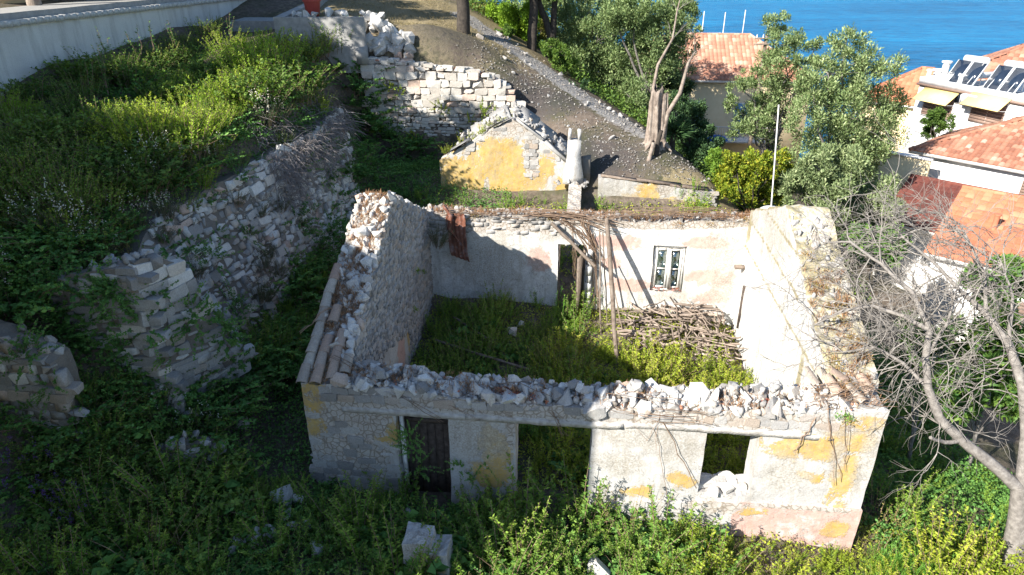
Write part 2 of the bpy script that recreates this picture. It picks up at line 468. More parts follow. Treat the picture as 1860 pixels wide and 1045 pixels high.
# retaining wall, foot and crown
WA_BASE = [(-5.8, 25.5, 2.0), (-5.9, 22.5, 1.6), (-6.3, 18.5, 1.2), (-6.5, 15.6, 1.1), (-6.8, 13.7, 1.1)]
WA_TOP = [(-6.6, 26.5, 6.0), (-6.9, 23.3, 5.75), (-7.9, 19.6, 5.6), (-8.8, 16.3, 5.45), (-9.0, 14.3, 4.7)]
for i in range(4):
    a, b = WA_BASE[i], WA_BASE[i + 1]
    cline((a[0] + .3, a[1] - .1, a[2] - .3), (b[0] + .3, b[1] - .1, b[2] - .3), 4)
    a, b = WA_TOP[i], WA_TOP[i + 1]
    cline((a[0] - .5, a[1], a[2] + .0), (b[0] - .5, b[1], b[2] + .0), 4)
    a = tuple((WA_BASE[i][j] + WA_TOP[i][j]) / 2 for j in range(3)); b = tuple((WA_BASE[i + 1][j] + WA_TOP[i + 1][j]) / 2 for j in range(3))
    cline((a[0] - .35, a[1], a[2] - .2), (b[0] - .35, b[1], b[2] - .2), 3)
cpt((-6.4, 12.6, .9), (-7.2, 12.2, 1.2), (-8.2, 12.0, 1.6), (-9.4, 13.6, 4.5), (-9.9, 14.6, 5.2), (-10.5, 13.4, 4.9))
cpt((-6.5, 11, .9), (-8, 10.8, 1.2), (-9.2, 11.0, 1.5), (-9.9, 12.6, 3.6), (-11, 12.6, 4.2), (-6, 9.5, .4), (-9, 9.3, 1.2), (-12, 10, 3.0))
# upper terrace
cpt((-10.5, 18, 6.0), (-11, 21, 6.4), (-12.5, 18, 6.5), (-10, 24, 6.5), (-8.6, 28, 6.9), (-12, 27, 7.2), (-14, 22, 6.9), (-13.5, 15, 6.0), (-14, 12, 5.2))
cpt((-16.2, 21.5, 7.0), (-15, 26.3, 7.4), (-14.2, 30, 7.7), (-13.6, 34, 8.0), (-11, 33.5, 8.0), (-12, 36, 8.35), (-11, 31.0, 7.6), (-8.5, 30.6, 7.4))
cpt((-17.6, 21.5, 9.3), (-16.8, 26.3, 9.35), (-15.9, 31, 9.35), (-15.4, 38, 9.4), (-22, 26, 9.5), (-22, 40, 9.8), (-18, 14, 6.5))
cpt((-12, 48, 9.6), (-9.5, 32.6, 8.7), (-7.4, 32.6, 8.7), (-9, 36, 8.85), (-5, 37.7, 8.75), (-5.3, 34.5, 8.0), (-5, 50, 10.2), (-9, 50, 10.2))
# dry-stone terrace wall, foot and crown
cline((-6.4, 31.05, 3.0), (0.2, 30.62, 3.2), 8)
cline((-6.4, 29.6, 2.9), (0.2, 29.2, 3.0), 5)
cline((-6.4, 31.75, 6.9), (-2.6, 31.5, 6.65), 6)
cpt((-1.2, 31.45, 6.2), (-.3, 31.4, 5.8), (.4, 31.3, 5.4))
# the burnt slope and the track
cpt((-2.1, 34.8, 7.8), (-1.3, 35.4, 7.6), (1.9, 34.4, 6.2), (.2, 33.2, 6.5), (2.2, 31.2, 5.2), (4, 31.6, 5.0), (5.8, 29.9, 4.3), (6.3, 28.4, 4.0), (4.2, 28.2, 3.7),
    (2.4, 29, 4.2), (7.6, 27.6, 3.2), (8, 26.6, 2.8), (6, 26.7, 3.0), (3.8, 26.8, 3.1), (9.6, 27.0, 1.6), (1, 38, 6.9), (-2, 40, 8.4), (-3, 46, 9.2))
cpt((4.2, 35.2, 5.0), (7.2, 32.3, 3.4), (9, 30, 2.0), (4, 42, 4.6), (9, 37, 1.8), (11, 31, .4), (13, 36, -.8), (10, 44, .3), (3, 52, 4.0), (14, 48, -3), (10, 55, -1.5))
# the village below
cpt((14, 26, -2.6), (18, 23, -3), (20, 33, -3), (25, 41, -3.4), (17, 55, -4), (22, 48, -4.2), (30, 50, -5), (16, 16, -3), (22, 15, -3.6), (30, 30, -4), (40, 40, -5.5))
cpt((0, 72, -2), (10, 75, -6), (20, 78, -9.5), (35, 72, -9.5), (-20, 75, 6), (50, 60, -9.5), (0, 95, -9.5), (-30, 95, -6), (50, 90, -9.8), (20, 95, -9.8))
# towards and behind the viewpoint
cpt((-15, 3, 5.3), (-10, 0, 2.8), (-20, 5, 6.0), (0, 0, -.4), (0, 6, -.2), (8, 5, -1.2), (10, -2, -2), (20, 0, -3.4), (-20, -12, 6.5), (0, -15, 0), (20, -15, -4), (-6, 5, .8), (-40, 20, 11), (-40, 60, 14), (-40, -15, 9), (45, 0, -6), (45, 20, -6))
CA = np.array(CTRL, float)
_d = np.linalg.norm(CA[:, None, :2] - CA[None, :, :2], axis=2)
_n = len(CA)
_A = np.zeros((_n + 3, _n + 3))
_A[:_n, :_n] = -_d + np.eye(_n) * -0.02
_A[:_n, _n] = 1; _A[:_n, _n + 1:] = CA[:, :2]
_A[_n, :_n] = 1; _A[_n + 1:, :_n] = CA[:, :2].T
_w = np.linalg.lstsq(_A, np.concatenate([CA[:, 2], np.zeros(3)]), rcond=None)[0]

def ground(x, y):
    x = np.atleast_1d(np.asarray(x, float)); y = np.atleast_1d(np.asarray(y, float))
    sh = x.shape
    q = np.stack([x.ravel(), y.ravel()], 1)
    out = np.empty(len(q))
    for i in range(0, len(q), 20000):
        qq = q[i:i + 20000]
        dd = np.linalg.norm(qq[:, None, :] - CA[None, :, :2], axis=2)
        out[i:i + 20000] = -dd @ _w[:_n] + _w[_n] + qq @ _w[_n + 1:]
    return out.reshape(sh)

def gz(x, y): return float(ground([x], [y])[0])

def mat_ground():
    k = NT('ground_soil')
    n1 = k.noise(.55, 6, .6); n2 = k.noise(5, 6, .65); n3 = k.noise(30, 3, .6)
    c = k.ramp(n2, [(.3, (.075, .06, .048)), (.55, (.15, .12, .095)), (.8, (.24, .20, .165))])
    c = k.mix(k.ramp(n1, [(.45, 0.0), (.62, .55)]), c, (.045, .06, .02))
    c = k.mix(k.math('MULTIPLY', k.mask('drygrass', n2, .9), .85), c, k.ramp(n3, [(.3, (.17, .135, .07)), (.7, (.33, .27, .16))]))
    c = k.mix(k.math('MULTIPLY', k.mask('burnt', n2, 1.8, .35, .7), .65), c, k.ramp(n3, [(.35, (.016, .016, .018)), (.7, (.075, .075, .082))]))
    c = k.mix(k.math('MULTIPLY', k.mask('track', n2, .7), .9), c, k.ramp(n3, [(.3, (.18, .17, .16)), (.7, (.36, .345, .33))]))
    return k.bsdf(c, .97, k.bump(k.math('ADD', n2, k.math('MULTIPLY', n3, .5)), .8, .06), .1)
M['ground'] = mat_ground()

def seg_dist(x, y, pts):
    best = np.full(x.shape, 1e9)
    for (ax, ay), (bx, by) in zip(pts[:-1], pts[1:]):
        dx, dy = bx - ax, by - ay
        t = np.clip(((x - ax) * dx + (y - ay) * dy) / (dx * dx + dy * dy), 0, 1)
        best = np.minimum(best, np.hypot(x - ax - t * dx, y - ay - t * dy))
    return best
TRACK = [(-2.5, 38.5), (-.6, 36.2), (1.6, 34.2), (3.6, 32.4), (5.0, 30.8), (6.2, 29.6)]

def grid_terrain(name, xs, ys):
    X, Y = np.meshgrid(xs, ys)
    Z = ground(X, Y)
    nz = np.array([noise.noise(Vector((a * .9, b * .9, 3.3))) * .06 + noise.noise(Vector((a * 3.1, b * 3.1, 1.3))) * .025 for a, b in zip(X.ravel(), Y.ravel())]).reshape(Z.shape)
    Z = Z + nz
    nx, ny = len(xs), len(ys)
    i = np.arange(ny - 1)[:, None] * nx + np.arange(nx - 1)[None, :]
    F = np.stack([i, i + 1, i + 1 + nx, i + nx], -1).reshape(-1, 4)
    so = Soup(); so.add(np.stack([X, Y, Z], -1).reshape(-1, 3), F, 0, 0.5)
    me = so.mesh(name, M['ground'], True)
    def at(nm, val):
        a = me.attributes.new(nm, 'FLOAT', 'POINT'); a.data.foreach_set('value', val.ravel().astype(np.float32))
    tr = seg_dist(X, Y, TRACK)
    at('track', np.clip(1 - tr / 1.5, 0, 1))
    bz = np.hypot((X + 2.9) / 2.0, (Y - 32.9) / 1.0)
    bz2 = np.hypot((X - 3.6) / 2.0, (Y - 28.0) / 1.1)
    bz3 = np.hypot((X - 1.4) / 2.2, (Y - 31.5) / .9)
    at('burnt', np.clip(1 - .5 * np.minimum(np.minimum(bz, bz2), bz3 * 1.1), 0, 1))
    dg = np.maximum(np.clip(1 - .5 * np.hypot((X + 4.2) / 6.5, (Y - 37) / 5.0), 0, 1), np.clip(1 - .5 * np.hypot((X - 7.8) / 1.6, (Y - 26.7) / 1.0), 0, 1))
    at('drygrass', dg)
    return put(name, me)

tag(grid_terrain('terrain', np.arange(-24, 34.01, .3), np.arange(6, 60.01, .3)), kind='structure')
far = Soup()
def far_patch(xs, ys):
    X, Y = np.meshgrid(xs, ys); Z = ground(X, Y) - .03
    nx = len(xs); i = np.arange(len(ys) - 1)[:, None] * nx + np.arange(nx - 1)[None, :]
    far.add(np.stack([X, Y, Z], -1).reshape(-1, 3), np.stack([i, i + 1, i + 1 + nx, i + nx], -1).reshape(-1, 4), 0, .5)
far_patch(np.linspace(-60, 70, 66), np.linspace(-40, 6.3, 24))
far_patch(np.linspace(-60, 70, 66), np.linspace(59.5, 110, 26))
far_patch(np.linspace(-60, -23.8, 20), np.linspace(6, 60, 28))
far_patch(np.linspace(33.8, 70, 20), np.linspace(6, 60, 28))
tag(put('outer_terrain', far.mesh('outer_terrain', M['ground'], True)), kind='structure')

SEA_Z = -8.6
def mat_sea():
    k = NT('sea_water')
    mp = k.n('ShaderNodeMapping'); k.set(mp.inputs[0], k.coord()); mp.inputs['Scale'].default_value = (.35, 1.0, 1)
    mp.inputs['Rotation'].default_value = (0, 0, .25)
    w1 = k.noise(.42, 5, .62, mp.outputs[0], .8); w2 = k.noise(.035, 4, .55, mp.outputs[0]); w3 = k.noise(1.3, 3, .6, mp.outputs[0])
    h = k.math('ADD', k.math('ADD', w1, k.math('MULTIPLY', w2, .6)), k.math('MULTIPLY', w3, .35))
    c = k.ramp(k.math('MULTIPLY', h, .6), [(.40, (.0, .05, .13)), (.56, (.0, .115, .26)), (.72, (.004, .19, .37))])  # wave shading put into the colour: troughs darker, crests lighter
    return k.bsdf(c, .35, k.bump(h, 1.0, .9), .02)
so = Soup()
so.add([(-900, 55, SEA_Z), (3000, 55, SEA_Z), (3000, 5000, SEA_Z), (-900, 5000, SEA_Z)], [(0, 1, 2, 3)], 0, .5)
tag(put('sea', so.mesh('sea', mat_sea())), kind='structure')

# ---------------------------------------------------------------- stones
def hull(points):
    bm = bmesh.new()
    for p in points: bm.verts.new(p)
    r = bmesh.ops.convex_hull(bm, input=bm.verts)
    bmesh.ops.delete(bm, geom=list({g for g in r['geom_interior'] + r['geom_unused'] if isinstance(g, bmesh.types.BMVert)}), context='VERTS')
    bmesh.ops.dissolve_limit(bm, angle_limit=R(6), verts=bm.verts, edges=bm.edges)
    bm.verts.index_update()
    V = np.array([v.co[:] for v in bm.verts]); F = [tuple(v.index for v in f.verts) for f in bm.faces]
    bm.free()
    return V, F

def rubble_shape():
    n = random.randint(11, 15)
    P = []
    for i in range(n):
        v = Vector((random.gauss(0, 1), random.gauss(0, 1), random.gauss(0, 1))).normalized()
        m = max(abs(v.x), abs(v.y), abs(v.z))
        v = v.lerp(v / m, random.uniform(.3, .75)) * random.uniform(.42, .52)
        P.append(v)
    return hull(P)

def block_shape(j=.07, c=.16):
    P = []
    for x in (-1, 1):
        for y in (-1, 1):
            for z in (-1, 1):
                b = Vector((x * .5, y * .5, z * .5)) + Vector([random.uniform(-j, j) for _ in range(3)])
                cc = c * random.uniform(.5, 1.3)
                P += [b - Vector((x * cc, 0, 0)), b - Vector((0, y * cc, 0)), b - Vector((0, 0, z * cc))]
    return hull(P)

RUB = [rubble_shape() for _ in range(14)]
BLK = [block_shape() for _ in range(14)]
_sm = {}
def shape_mesh(kind, i, mat):
    key = (kind, i, mat)
    if key not in _sm:
        V, F = (RUB if kind == 'rub' else BLK)[i]
        me = bpy.data.meshes.new('stone')
        me.from_pydata([tuple(v) for v in V], [], F)
        me.materials.append(M[mat]); me.update()
        _sm[key] = me
    return _sm[key]

class Pile:
    """places stones: the first ones as objects of their own, the rest joined into one"""
    def __init__(self, parent, limit, name='stone', mat='limestone', label=None, cat=None, group=None):
        self.p, self.left, self.name, self.mat = parent, limit, name, mat
        self.lab = (label, cat, group)
        self.so = None
        self.items = []
    def add(self, kind, loc, rot, scale, mat=None):
        self.items.append((kind, random.randrange(14), Vector(loc), rot, scale, mat or self.mat))
    def done(self, order=None):
        it = self.items
        if len(it) > self.left:
            it = sorted(it, key=lambda q: -(q[4][0] * max(q[4][1], q[4][2])) / (q[2] - Vector((0, 0, CAM_H))).length)
        for q in it[:self.left]:
            o = put(self.name, shape_mesh(q[0], q[1], q[5]), self.p, q[2], q[3], q[4])
            if self.p is None:
                lab, cat, grp = self.lab
                if callable(lab): lab = lab(q); grp = lab
                tag(o, lab, cat, grp)
        rest = it[self.left:]
        if rest:
            mats = sorted({q[5] for q in rest})
            so = Soup()
            for q in rest:
                V, F = (RUB if q[0] == 'rub' else BLK)[q[1]]
                e = q[3] if isinstance(q[3], Euler) else Euler(q[3])
                mt = np.array(e.to_matrix())
                W = (V * np.array(q[4])) @ mt.T + np.array(q[2])
                base = so.n; first = True
                for f in F:
                    if first: so.add(W, [f], mats.index(q[5])); first = False
                    else:
                        so.f.append((np.asarray([f], np.int32) + base, mats.index(q[5]), np.array([.5], np.float32)))
            o = put(self.name, so.mesh('small_stones', [M[m] for m in mats]), self.p)
            tag(o, *((self.lab[2], self.lab[1]) if self.p is None else (None, None)), kind='stuff')
        self.items = []

def face_rot(n, up=UP, roll=0.0):
    """rotation that turns local x along the face, z up the face and y into it"""
    n = Vector(n).normalized()
    x = Vector(up).cross(n)
    x = -x if False else x
    x.normalize()
    z = n.cross(x)
    m = Matrix((x, -n, z)).transposed()
    if m.determinant() < 0: m = Matrix((-x, -n, z)).transposed()
    return (m @ Matrix.Rotation(roll, 3, 'Y')).to_euler()

def masonry(pile, O, eu, ev, n, ur, vr, rh, wr, depth, keep=None, kind='blk', jit=.06, proud=.04, mats=None, gap=.94):
    """rubble courses on a face: O origin, eu along, ev up the face, n outward"""
    eu = Vector(eu); ev = Vector(ev); n = Vector(n)
    v = vr[0]
    while v < vr[1]:
        h = random.uniform(*rh)
        u = ur[0] - random.uniform(0, wr[0])
        while u < ur[1]:
            w = random.uniform(*wr)
            cu, cv = u + w / 2, v + h / 2
            if keep is None or keep(cu, cv):
                hh = h * random.uniform(.9, 1.12)
                p = Vector(O) + eu * cu + ev * (cv + random.uniform(-.2, .2) * h * .4) + n * (proud - depth / 2 + random.uniform(-.02, .02))
                m = random.choice(mats) if mats else None
                pile.add(kind if random.random() < .75 else 'rub', p, face_rot(n, ev, random.gauss(0, jit)), (w * gap, depth, hh * gap), m)
            u += w
        v += h

# ---------------------------------------------------------------- walls
def lerp_fn(pts):
    xs = [p[0] for p in pts]; ys = [p[1] for p in pts]
    return lambda u: float(np.interp(u, xs, ys))

def blobs(lst, front=True):
    """soft patches: 1 at the heart, .5 on the rim; entries (u, v, ru, rv)"""
    def f(u, w, v, t):
        if front is True and w > t * .55: return 0.0
        if front is False and w < t * .45: return 0.0
        b = 0.0
        for (a, c, ra, rc) in lst:
            d = math.hypot((u - a) / ra, (v - c) / rc)
            b = max(b, 1 - .5 * d)
        return max(0.0, min(1.0, b))
    return f

def wall(name, parent, O, eu, ew, segs, t, mat, cell=.14, amp=.03, topamp=.05, paint=None):
    """a masonry wall body; segs = list of (u0, u1, bottom fn, top fn); O at u=0, outer face at w=0"""
    O = Vector(O); eu = Vector(eu); ew = Vector(ew)
    V = []; F = []; UV = []
    for (u0, u1, bot, top) in segs:
        if not callable(bot): bv = bot; bot = (lambda u, bv=bv: bv)
        if not callable(top): tv = top; top = (lambda u, tv=tv: tv)
        nu = max(1, round((u1 - u0) / cell)); nw = max(2, round(t / (cell * 1.2)))
        hm = max(top(u0 + (u1 - u0) * i / nu) - bot(u0 + (u1 - u0) * i / nu) for i in range(nu + 1))
        nv = max(1, round(hm / cell))
        ids = {}
        def vid(i, j, k):
            key = (i, j, k)
            if key not in ids:
                u = u0 + (u1 - u0) * i / nu; w = t * j / nw
                b, tp = bot(u), top(u)
                z = b + (tp - b) * k / nv
                p = O + eu * u + ew * w + UP * z
                q = p + noise.noise_vector(p * 1.3) * amp + noise.noise_vector(p * 5.0) * amp * .45
                if k == nv and topamp: q.z += noise.noise(p * 3.0) * topamp + noise.noise(p * 9.0) * topamp * .5
                ids[key] = len(V); V.append(q[:]); UV.append((u, w, z))
            return ids[key]
        def quad(a, b, c, d): F.append((a, b, c, d))
        for k in range(nv):
            for i in range(nu):
                quad(vid(i, 0, k), vid(i + 1, 0, k), vid(i + 1, 0, k + 1), vid(i, 0, k + 1))
                quad(vid(i + 1, nw, k), vid(i, nw, k), vid(i, nw, k + 1), vid(i + 1, nw, k + 1))
            for j in range(nw):
                quad(vid(0, j + 1, k), vid(0, j, k), vid(0, j, k + 1), vid(0, j + 1, k + 1))
                quad(vid(nu, j, k), vid(nu, j + 1, k), vid(nu, j + 1, k + 1), vid(nu, j, k + 1))
        for i in range(nu):
            for j in range(nw):
                quad(vid(i, j, nv), vid(i + 1, j, nv), vid(i + 1, j + 1, nv), vid(i, j + 1, nv))
                quad(vid(i, j + 1, 0), vid(i + 1, j + 1, 0), vid(i + 1, j, 0), vid(i, j, 0))
    flip = eu.cross(UP).dot(ew) > 0        # keep faces outward whichever way the wall runs
    me = bpy.data.meshes.new(name)
    me.from_pydata(V, [], F if not flip else [f[::-1] for f in F])
    me.materials.append(M[mat] if isinstance(mat, str) else mat)
    for nm, fn in (paint or {}).items():
        a = me.attributes.new(nm, 'FLOAT', 'POINT')
        a.data.foreach_set('value', np.array([fn(u, w, z, t) for u, w, z in UV], np.float32))
    me.update()
    return put(name, me, parent)

def box_part(name, parent, c, ax, ay, az, hx, hy, hz, mat, jit=0.0, bevel=0.0):
    so = Soup(); so.box(c, ax, ay, az, hx, hy, hz, 0, jit)
    me = so.mesh(name, M[mat] if isinstance(mat, str) else mat)
    return put(name, me, parent)

def tube_part(name, parent, pts, rad, mat, sides=6, smooth=True):
    so = Soup(); so.tube(pts, rad, sides)
    return put(name, so.mesh(name, M[mat], smooth), parent)

def on_ground(px, py, lift=0.0):
    r = ray(px, py)
    ts = np.linspace(9, 90, 500)
    z = CAM_H + r.z * ts
    g = ground(r.x * ts, r.y * ts)
    k = np.argmax(z < g)
    t = ts[k]
    return Vector((r.x * t, r.y * t, gz(r.x * t, r.y * t) + lift))

def ru(a, b): return random.uniform(a, b)
def rot3(): return (ru(0, 6.28), ru(0, 6.28), ru(0, 6.28))

# ================================================================ the roofless house
house = thing('ruined_house', 'large roofless stone house with two gables and peeling white and ochre plaster', 'ruined house', hp(6, 0, -.8))
W, D, TF, TG = 12.22, 9.5, .65, .95
TGR = 1.05
DB = 8.85
ftop = lerp_fn([(0, 2.9), (.8, 2.95), (1.2, 2.9), (2.6, 2.85), (3.7, 2.72), (5.4, 2.7), (7, 2.72), (9, 2.8), (10.4, 2.92), (11.2, 3.0), (12.22, 3.05)])
BASE = -1.6
front = wall('front_wall', house, hp(0, 0, 0), EX, EY,
    [(0, 2.05, BASE, ftop), (2.05, 3.22, 2.2, ftop), (3.22, 4.7, BASE, ftop), (4.7, 6.35, 2.22, ftop), (6.35, 8.75, BASE, ftop),
     (8.75, 9.85, BASE, .62), (8.75, 9.85, 2.28, ftop), (9.85, 12.22, BASE, ftop)], TF, 'plaster', .09, .022, .09,
    {'ochre': blobs([(.2, 2.55, .32, .42), (.25, 1.75, .3, .3), (1.75, 1.7, .36, .4), (1.1, 2.6, .16, .12), (4.3, 1.5, .35, .6), (4.1, .7, .4, .4), (7.5, .55, .35, .18), (8.35, .95, .3, .28),
                     (11.0, 2.05, 1.0, .34), (11.6, 2.3, .5, .55), (11.7, 1.4, .28, .8), (10.4, 1.98, .5, .12), (10.9, 1.35, .22, .1), (11.2, 1.25, .2, .14), (12.0, 2.75, .25, .18)]),
     'grey': blobs([(3.9, 1.75, .6, .45), (3.6, 2.1, .4, .2), (8.3, 1.75, .5, .4), (7.3, 2.0, .8, .25), (11.5, 1.8, .14, .5), (12.1, 1.9, .2, .8), (7.0, 1.3, .5, .25), (11.3, 2.5, .5, .1), (10.5, 1.3, .5, .35)]),
     'bare': blobs([(1.1, 1.9, .7, .5), (.9, 1.0, 1.0, .7), (1.3, 2.5, .8, .3), (5.0, 2.6, 4.2, .22), (9.5, 2.7, 1.8, .24), (4.6, 2.0, .1, .5)])})
# plinth with a ledge below the ochre coat
wall('plinth', house, hp(0, -.07, 0), EX, EY, [(6.4, 12.24, BASE, lerp_fn([(6.4, .2), (9, .42), (12.24, .5)]))], .09, 'plaster', .12, .02, .03,
    {'pink': lambda u, w, z, t: .62 if u > 9.5 else .3, 'ochre': blobs([(9.9, .25, .3, .15), (11.8, -.1, .25, .2)]), 'bare': blobs([(9.2, .35, .6, .18), (11, .45, 1.2, .07)])})
ltop = lerp_fn([(0, 2.92), (2.5, 4.22), (4.9, 5.5), (5.15, 5.5), (7.0, 4.6), (8.85, 3.75), (9.5, 3.5)])
left = wall('left_gable', house, hp(0, 0, 0), EY, EX, [(TF, DB, BASE, ltop)], TG, 'plaster', .12, .035, .12,
    {'bare': lambda u, w, z, t: (0.0 if w > t * .6 and z < 2.0 - .35 * abs(u - 3.2) and u < 5.6 else .9), 'pink': blobs([(4.6, 1.0, .35, .9)], False), 'ochre': blobs([(5.4, 1.4, .16, .9)], False)})
rtop = lerp_fn([(0, 3.05), (2.6, 4.2), (5.35, 5.45), (5.6, 5.45), (7.3, 4.75), (8.85, 4.15), (9.5, 3.9)])
def rg_moss(u, w, z, t):
    b = 0.0
    if z > rtop(u) - .05: b = .62
    if w > t * .55:
        for zz, hw, ua, ub in ((3.08 - .01 * u, .05, 0, 9), (3.92 - .0 * u, .045, 3.2, 8.4), (4.75, .04, 3.8, 7)):
            if ua < u < ub: b = max(b, .78 * max(0, 1 - abs(z - zz) / (hw * 2.4)))
        b = max(b, blobs([(8.7, 3.6, .25, .5), (2.2, 2.2, .12, .9)], False)(u, w, z, t))
    elif w > .02: b = .58
    return b
right = wall('right_gable', house, hp(W, 0, 0), EY, -EX, [(TF, DB, BASE, rtop)], TGR, 'plaster_white', .09, .03, .08,
    {'moss': rg_moss, 'grey': blobs([(6.4, 4.6, 1.6, .8), (8.2, 4.2, .6, .5)], False)})
btop = lerp_fn([(0, 3.55), (1.2, 3.7), (2.5, 3.6), (4, 3.72), (5.2, 3.6), (6.2, 3.7), (8, 3.62), (10, 3.75), (11, 3.8), (12.22, 3.9)])
back = wall('back_wall', house, hp(0, DB, 0), EX, EY,
    [(0, 5.25, BASE, btop), (5.25, 6.15, 2.78, btop), (6.15, 8.33, BASE, btop), (8.33, 9.38, BASE, 1.2), (8.33, 9.38, 2.86, btop), (9.38, 12.22, BASE, btop)], .65, 'plaster_white', .1, .025, .1,
    {'pink': blobs([(7.2, 2.9, .8, .25), (7.6, 1.4, .6, .25), (10.2, 1.8, .7, .3), (10.3, 1.1, .5, .25), (9.9, 3.0, .8, .2), (4.6, 2.2, .4, .4), (7.0, 2.2, .3, .2)]),
     'grey': blobs([(10.6, 2.6, .5, .8), (10.7, 1.3, .4, .6), (3.0, 2.2, 1.2, 1.2), (9.0, 1.0, .8, .2), (5.0, 3.2, .5, .3)]),
     'bare': lambda u, w, z, t: (.75 if (z > btop(u) - .25) else (.7 if u < 5.2 and z > btop(u) - .55 else (.56 if u < 2.2 and z > 2.6 else 0)))})

M['lintel'] = mat_simple('limed_lintel', [(.3, (.25, .23, .20)), (.6, (.44, .42, .39)), (.8, (.55, .53, .5))], 6, bump=.7)
# lintel course over the front openings
for a, b, z0 in ((.85, 3.6, 2.28), (3.62, 7.0, 2.30), (7.02, 11.3, 2.34)):
    so = Soup()
    n = 30; V = []
    for i in range(n + 1):
        u = a + (b - a) * i / n
        for (dd, zz) in ((-.022, -.075), (-.012, .06), (.2, .08), (.2, -.075)):
            p = hp(u, dd, z0 + zz + .02 * math.sin(u * .9)); V.append((p + noise.noise_vector(p * 4) * .02)[:])
    so.add(V, [(4 * i + j, 4 * i + (j + 1) % 4, 4 * i + 4 + (j + 1) % 4, 4 * i + 4 + j) for i in range(n) for j in range(4)] + [(3, 2, 1, 0), (4 * n, 4 * n + 1, 4 * n + 2, 4 * n + 3)])
    put('lintel', so.mesh('lintel', M['lintel']), front)

# exposed stones of the walls
P = Pile(front, 130, 'stone', 'wallstone')
def fkeep(u, v):
    if v > ftop(u) - .05: return False
    if .0 < u < 2.0 and 0 < v < 2.2:
        if math.hypot((u - .22) / .35, (v - 1.75) / .3) < 1 or math.hypot((u - 1.75) / .36, (v - 1.7) / .4) < 1: return False
        return True
    if u < .5: return False
    if v > 2.45 and u < 11.2: return True
    return False
masonry(P, hp(0, 0, 0), EX, UP, -EY, (.05, 11.6), (.2, 3.1), (.13, .24), (.2, .5), .14, fkeep, 'blk', .05, .018)
P.done()
P = Pile(left, 130, 'stone', 'wallstone')
masonry(P, hp(TG, 0, 0), EY, UP, EX, (.75, 8.8), (-.2, 5.5), (.08, .15), (.12, .3), .14,
        lambda u, v: v < ltop(u) - .04 and not (v < 1.9 - .35 * abs(u - 3.2) and u < 5.5), 'blk', .16, .035)
P.done()
P = Pile(left, 70, 'stone', 'limestone')
for i in range(330):                       # rubble core laid bare on the front rake
    d = ru(.4, 5.1); s = ru(.02, .93)
    if d < 2.6 and s < .62 and random.random() < .8: continue
    sc = random.choice((.1, .13, .16, .2, .3)) * ru(.8, 1.2)
    P.add('rub', hp(s, d, ltop(d) + ru(-.02, .05)), rot3(), (sc * 1.25, sc, sc * .7))
for i in range(90):
    d = ru(5.1, 8.8); s = ru(.05, .9); sc = ru(.1, .26)
    P.add('rub', hp(s, d, ltop(d) + ru(-.02, .05)), rot3(), (sc * 1.2, sc, sc * .7))
P.done()
P = Pile(back, 60, 'stone', 'wallstone')
for i in range(420):
    s = ru(.9, 11.1); d = ru(DB + .02, DB + .62); sc = random.choice((.07, .1, .13, .18)) * ru(.8, 1.3)
    if s < 2.4: sc *= 1.4
    P.add('rub', hp(s, d, btop(s) + ru(-.03, .06)), rot3(), (sc * 1.3, sc, sc * .7))
masonry(P, hp(0, DB, 0), EX, UP, -EY, (1.0, 5.2), (2.9, 3.7), (.1, .17), (.16, .36), .12, lambda u, v: v < btop(u) - .02 and v > 3.0 + .25 * math.sin(u * 3), 'blk', .1, .02)
P.done()
P = Pile(right, 40, 'stone', 'wallstone')
for i in range(110):
    d = ru(.3, 5.2); s = W - ru(.1, 1.0); sc = ru(.08, .22)
    P.add('rub', hp(s, d, rtop(d) + ru(-.03, .03)), rot3(), (sc * 1.3, sc, sc * .6))
P.done()

# loose rubble heaped on the front wall
def rub_label(q):
    s = (q[2] - FL).dot(EX); m = q[4][1]
    size = 'large angular' if m > .29 else ('middling' if m > .17 else 'small')
    where = next(w for lim, w in ((2.0, 'on the wall left of the wooden door'), (3.3, 'above the wooden door'), (4.7, 'on the pier between door and wide opening'), (6.4, 'above the wide doorway'), (8.7, 'on the pier left of the front window'), (9.9, 'above the front window'), (99, 'beside the ochre corner')) if s < lim)
    return size + ' rubble stone ' + where
P = Pile(None, 230, 'rubble_stone', 'limestone', rub_label, 'stone', 'loose rubble on the front wall')
ridge = lerp_fn([(.9, .35), (1.6, .45), (2.6, .42), (3.2, .12), (3.7, .48), (4.3, .5), (5.2, .42), (6.2, .4), (7.0, .5), (8, .42), (9, .48), (10.4, .5), (11.3, .3)])
for i in range(760):
    s = ru(.75, 11.4); d = ru(.0, .68)
    h = ridge(s) * max(.12, 1 - abs(d - .42) * 1.6)
    sc = random.choice((.08, .1, .12, .15, .18, .22, .3, .42)) * ru(.8, 1.2)
    z = ftop(s) - .03 + ru(0, max(0.02, h - sc * .3))
    P.add('rub', hp(s, d, z), rot3(), (sc * 1.15, sc * .95, sc * .8), random.choice(('limestone', 'limestone', 'limestone', 'wallstone', 'wallstone', 'mortar' if sc < .16 else 'limestone')))
for i in range(420):                       # crumbled mortar and tile chips between the stones
    s = ru(.75, 11.6); d = ru(.0, .66); sc = ru(.04, .1)
    P.add('rub', hp(s, d, ftop(s) + ru(0, .12)), rot3(), (sc * 1.3, sc, sc * .6), random.choice(('mortar', 'mortar', 'brick', 'wallstone')))
P.done()
P = Pile(None, 60, 'rubble_stone', 'limestone', 'stone left on the sloping front rake of the left gable', 'stone', 'stones on the left gable')
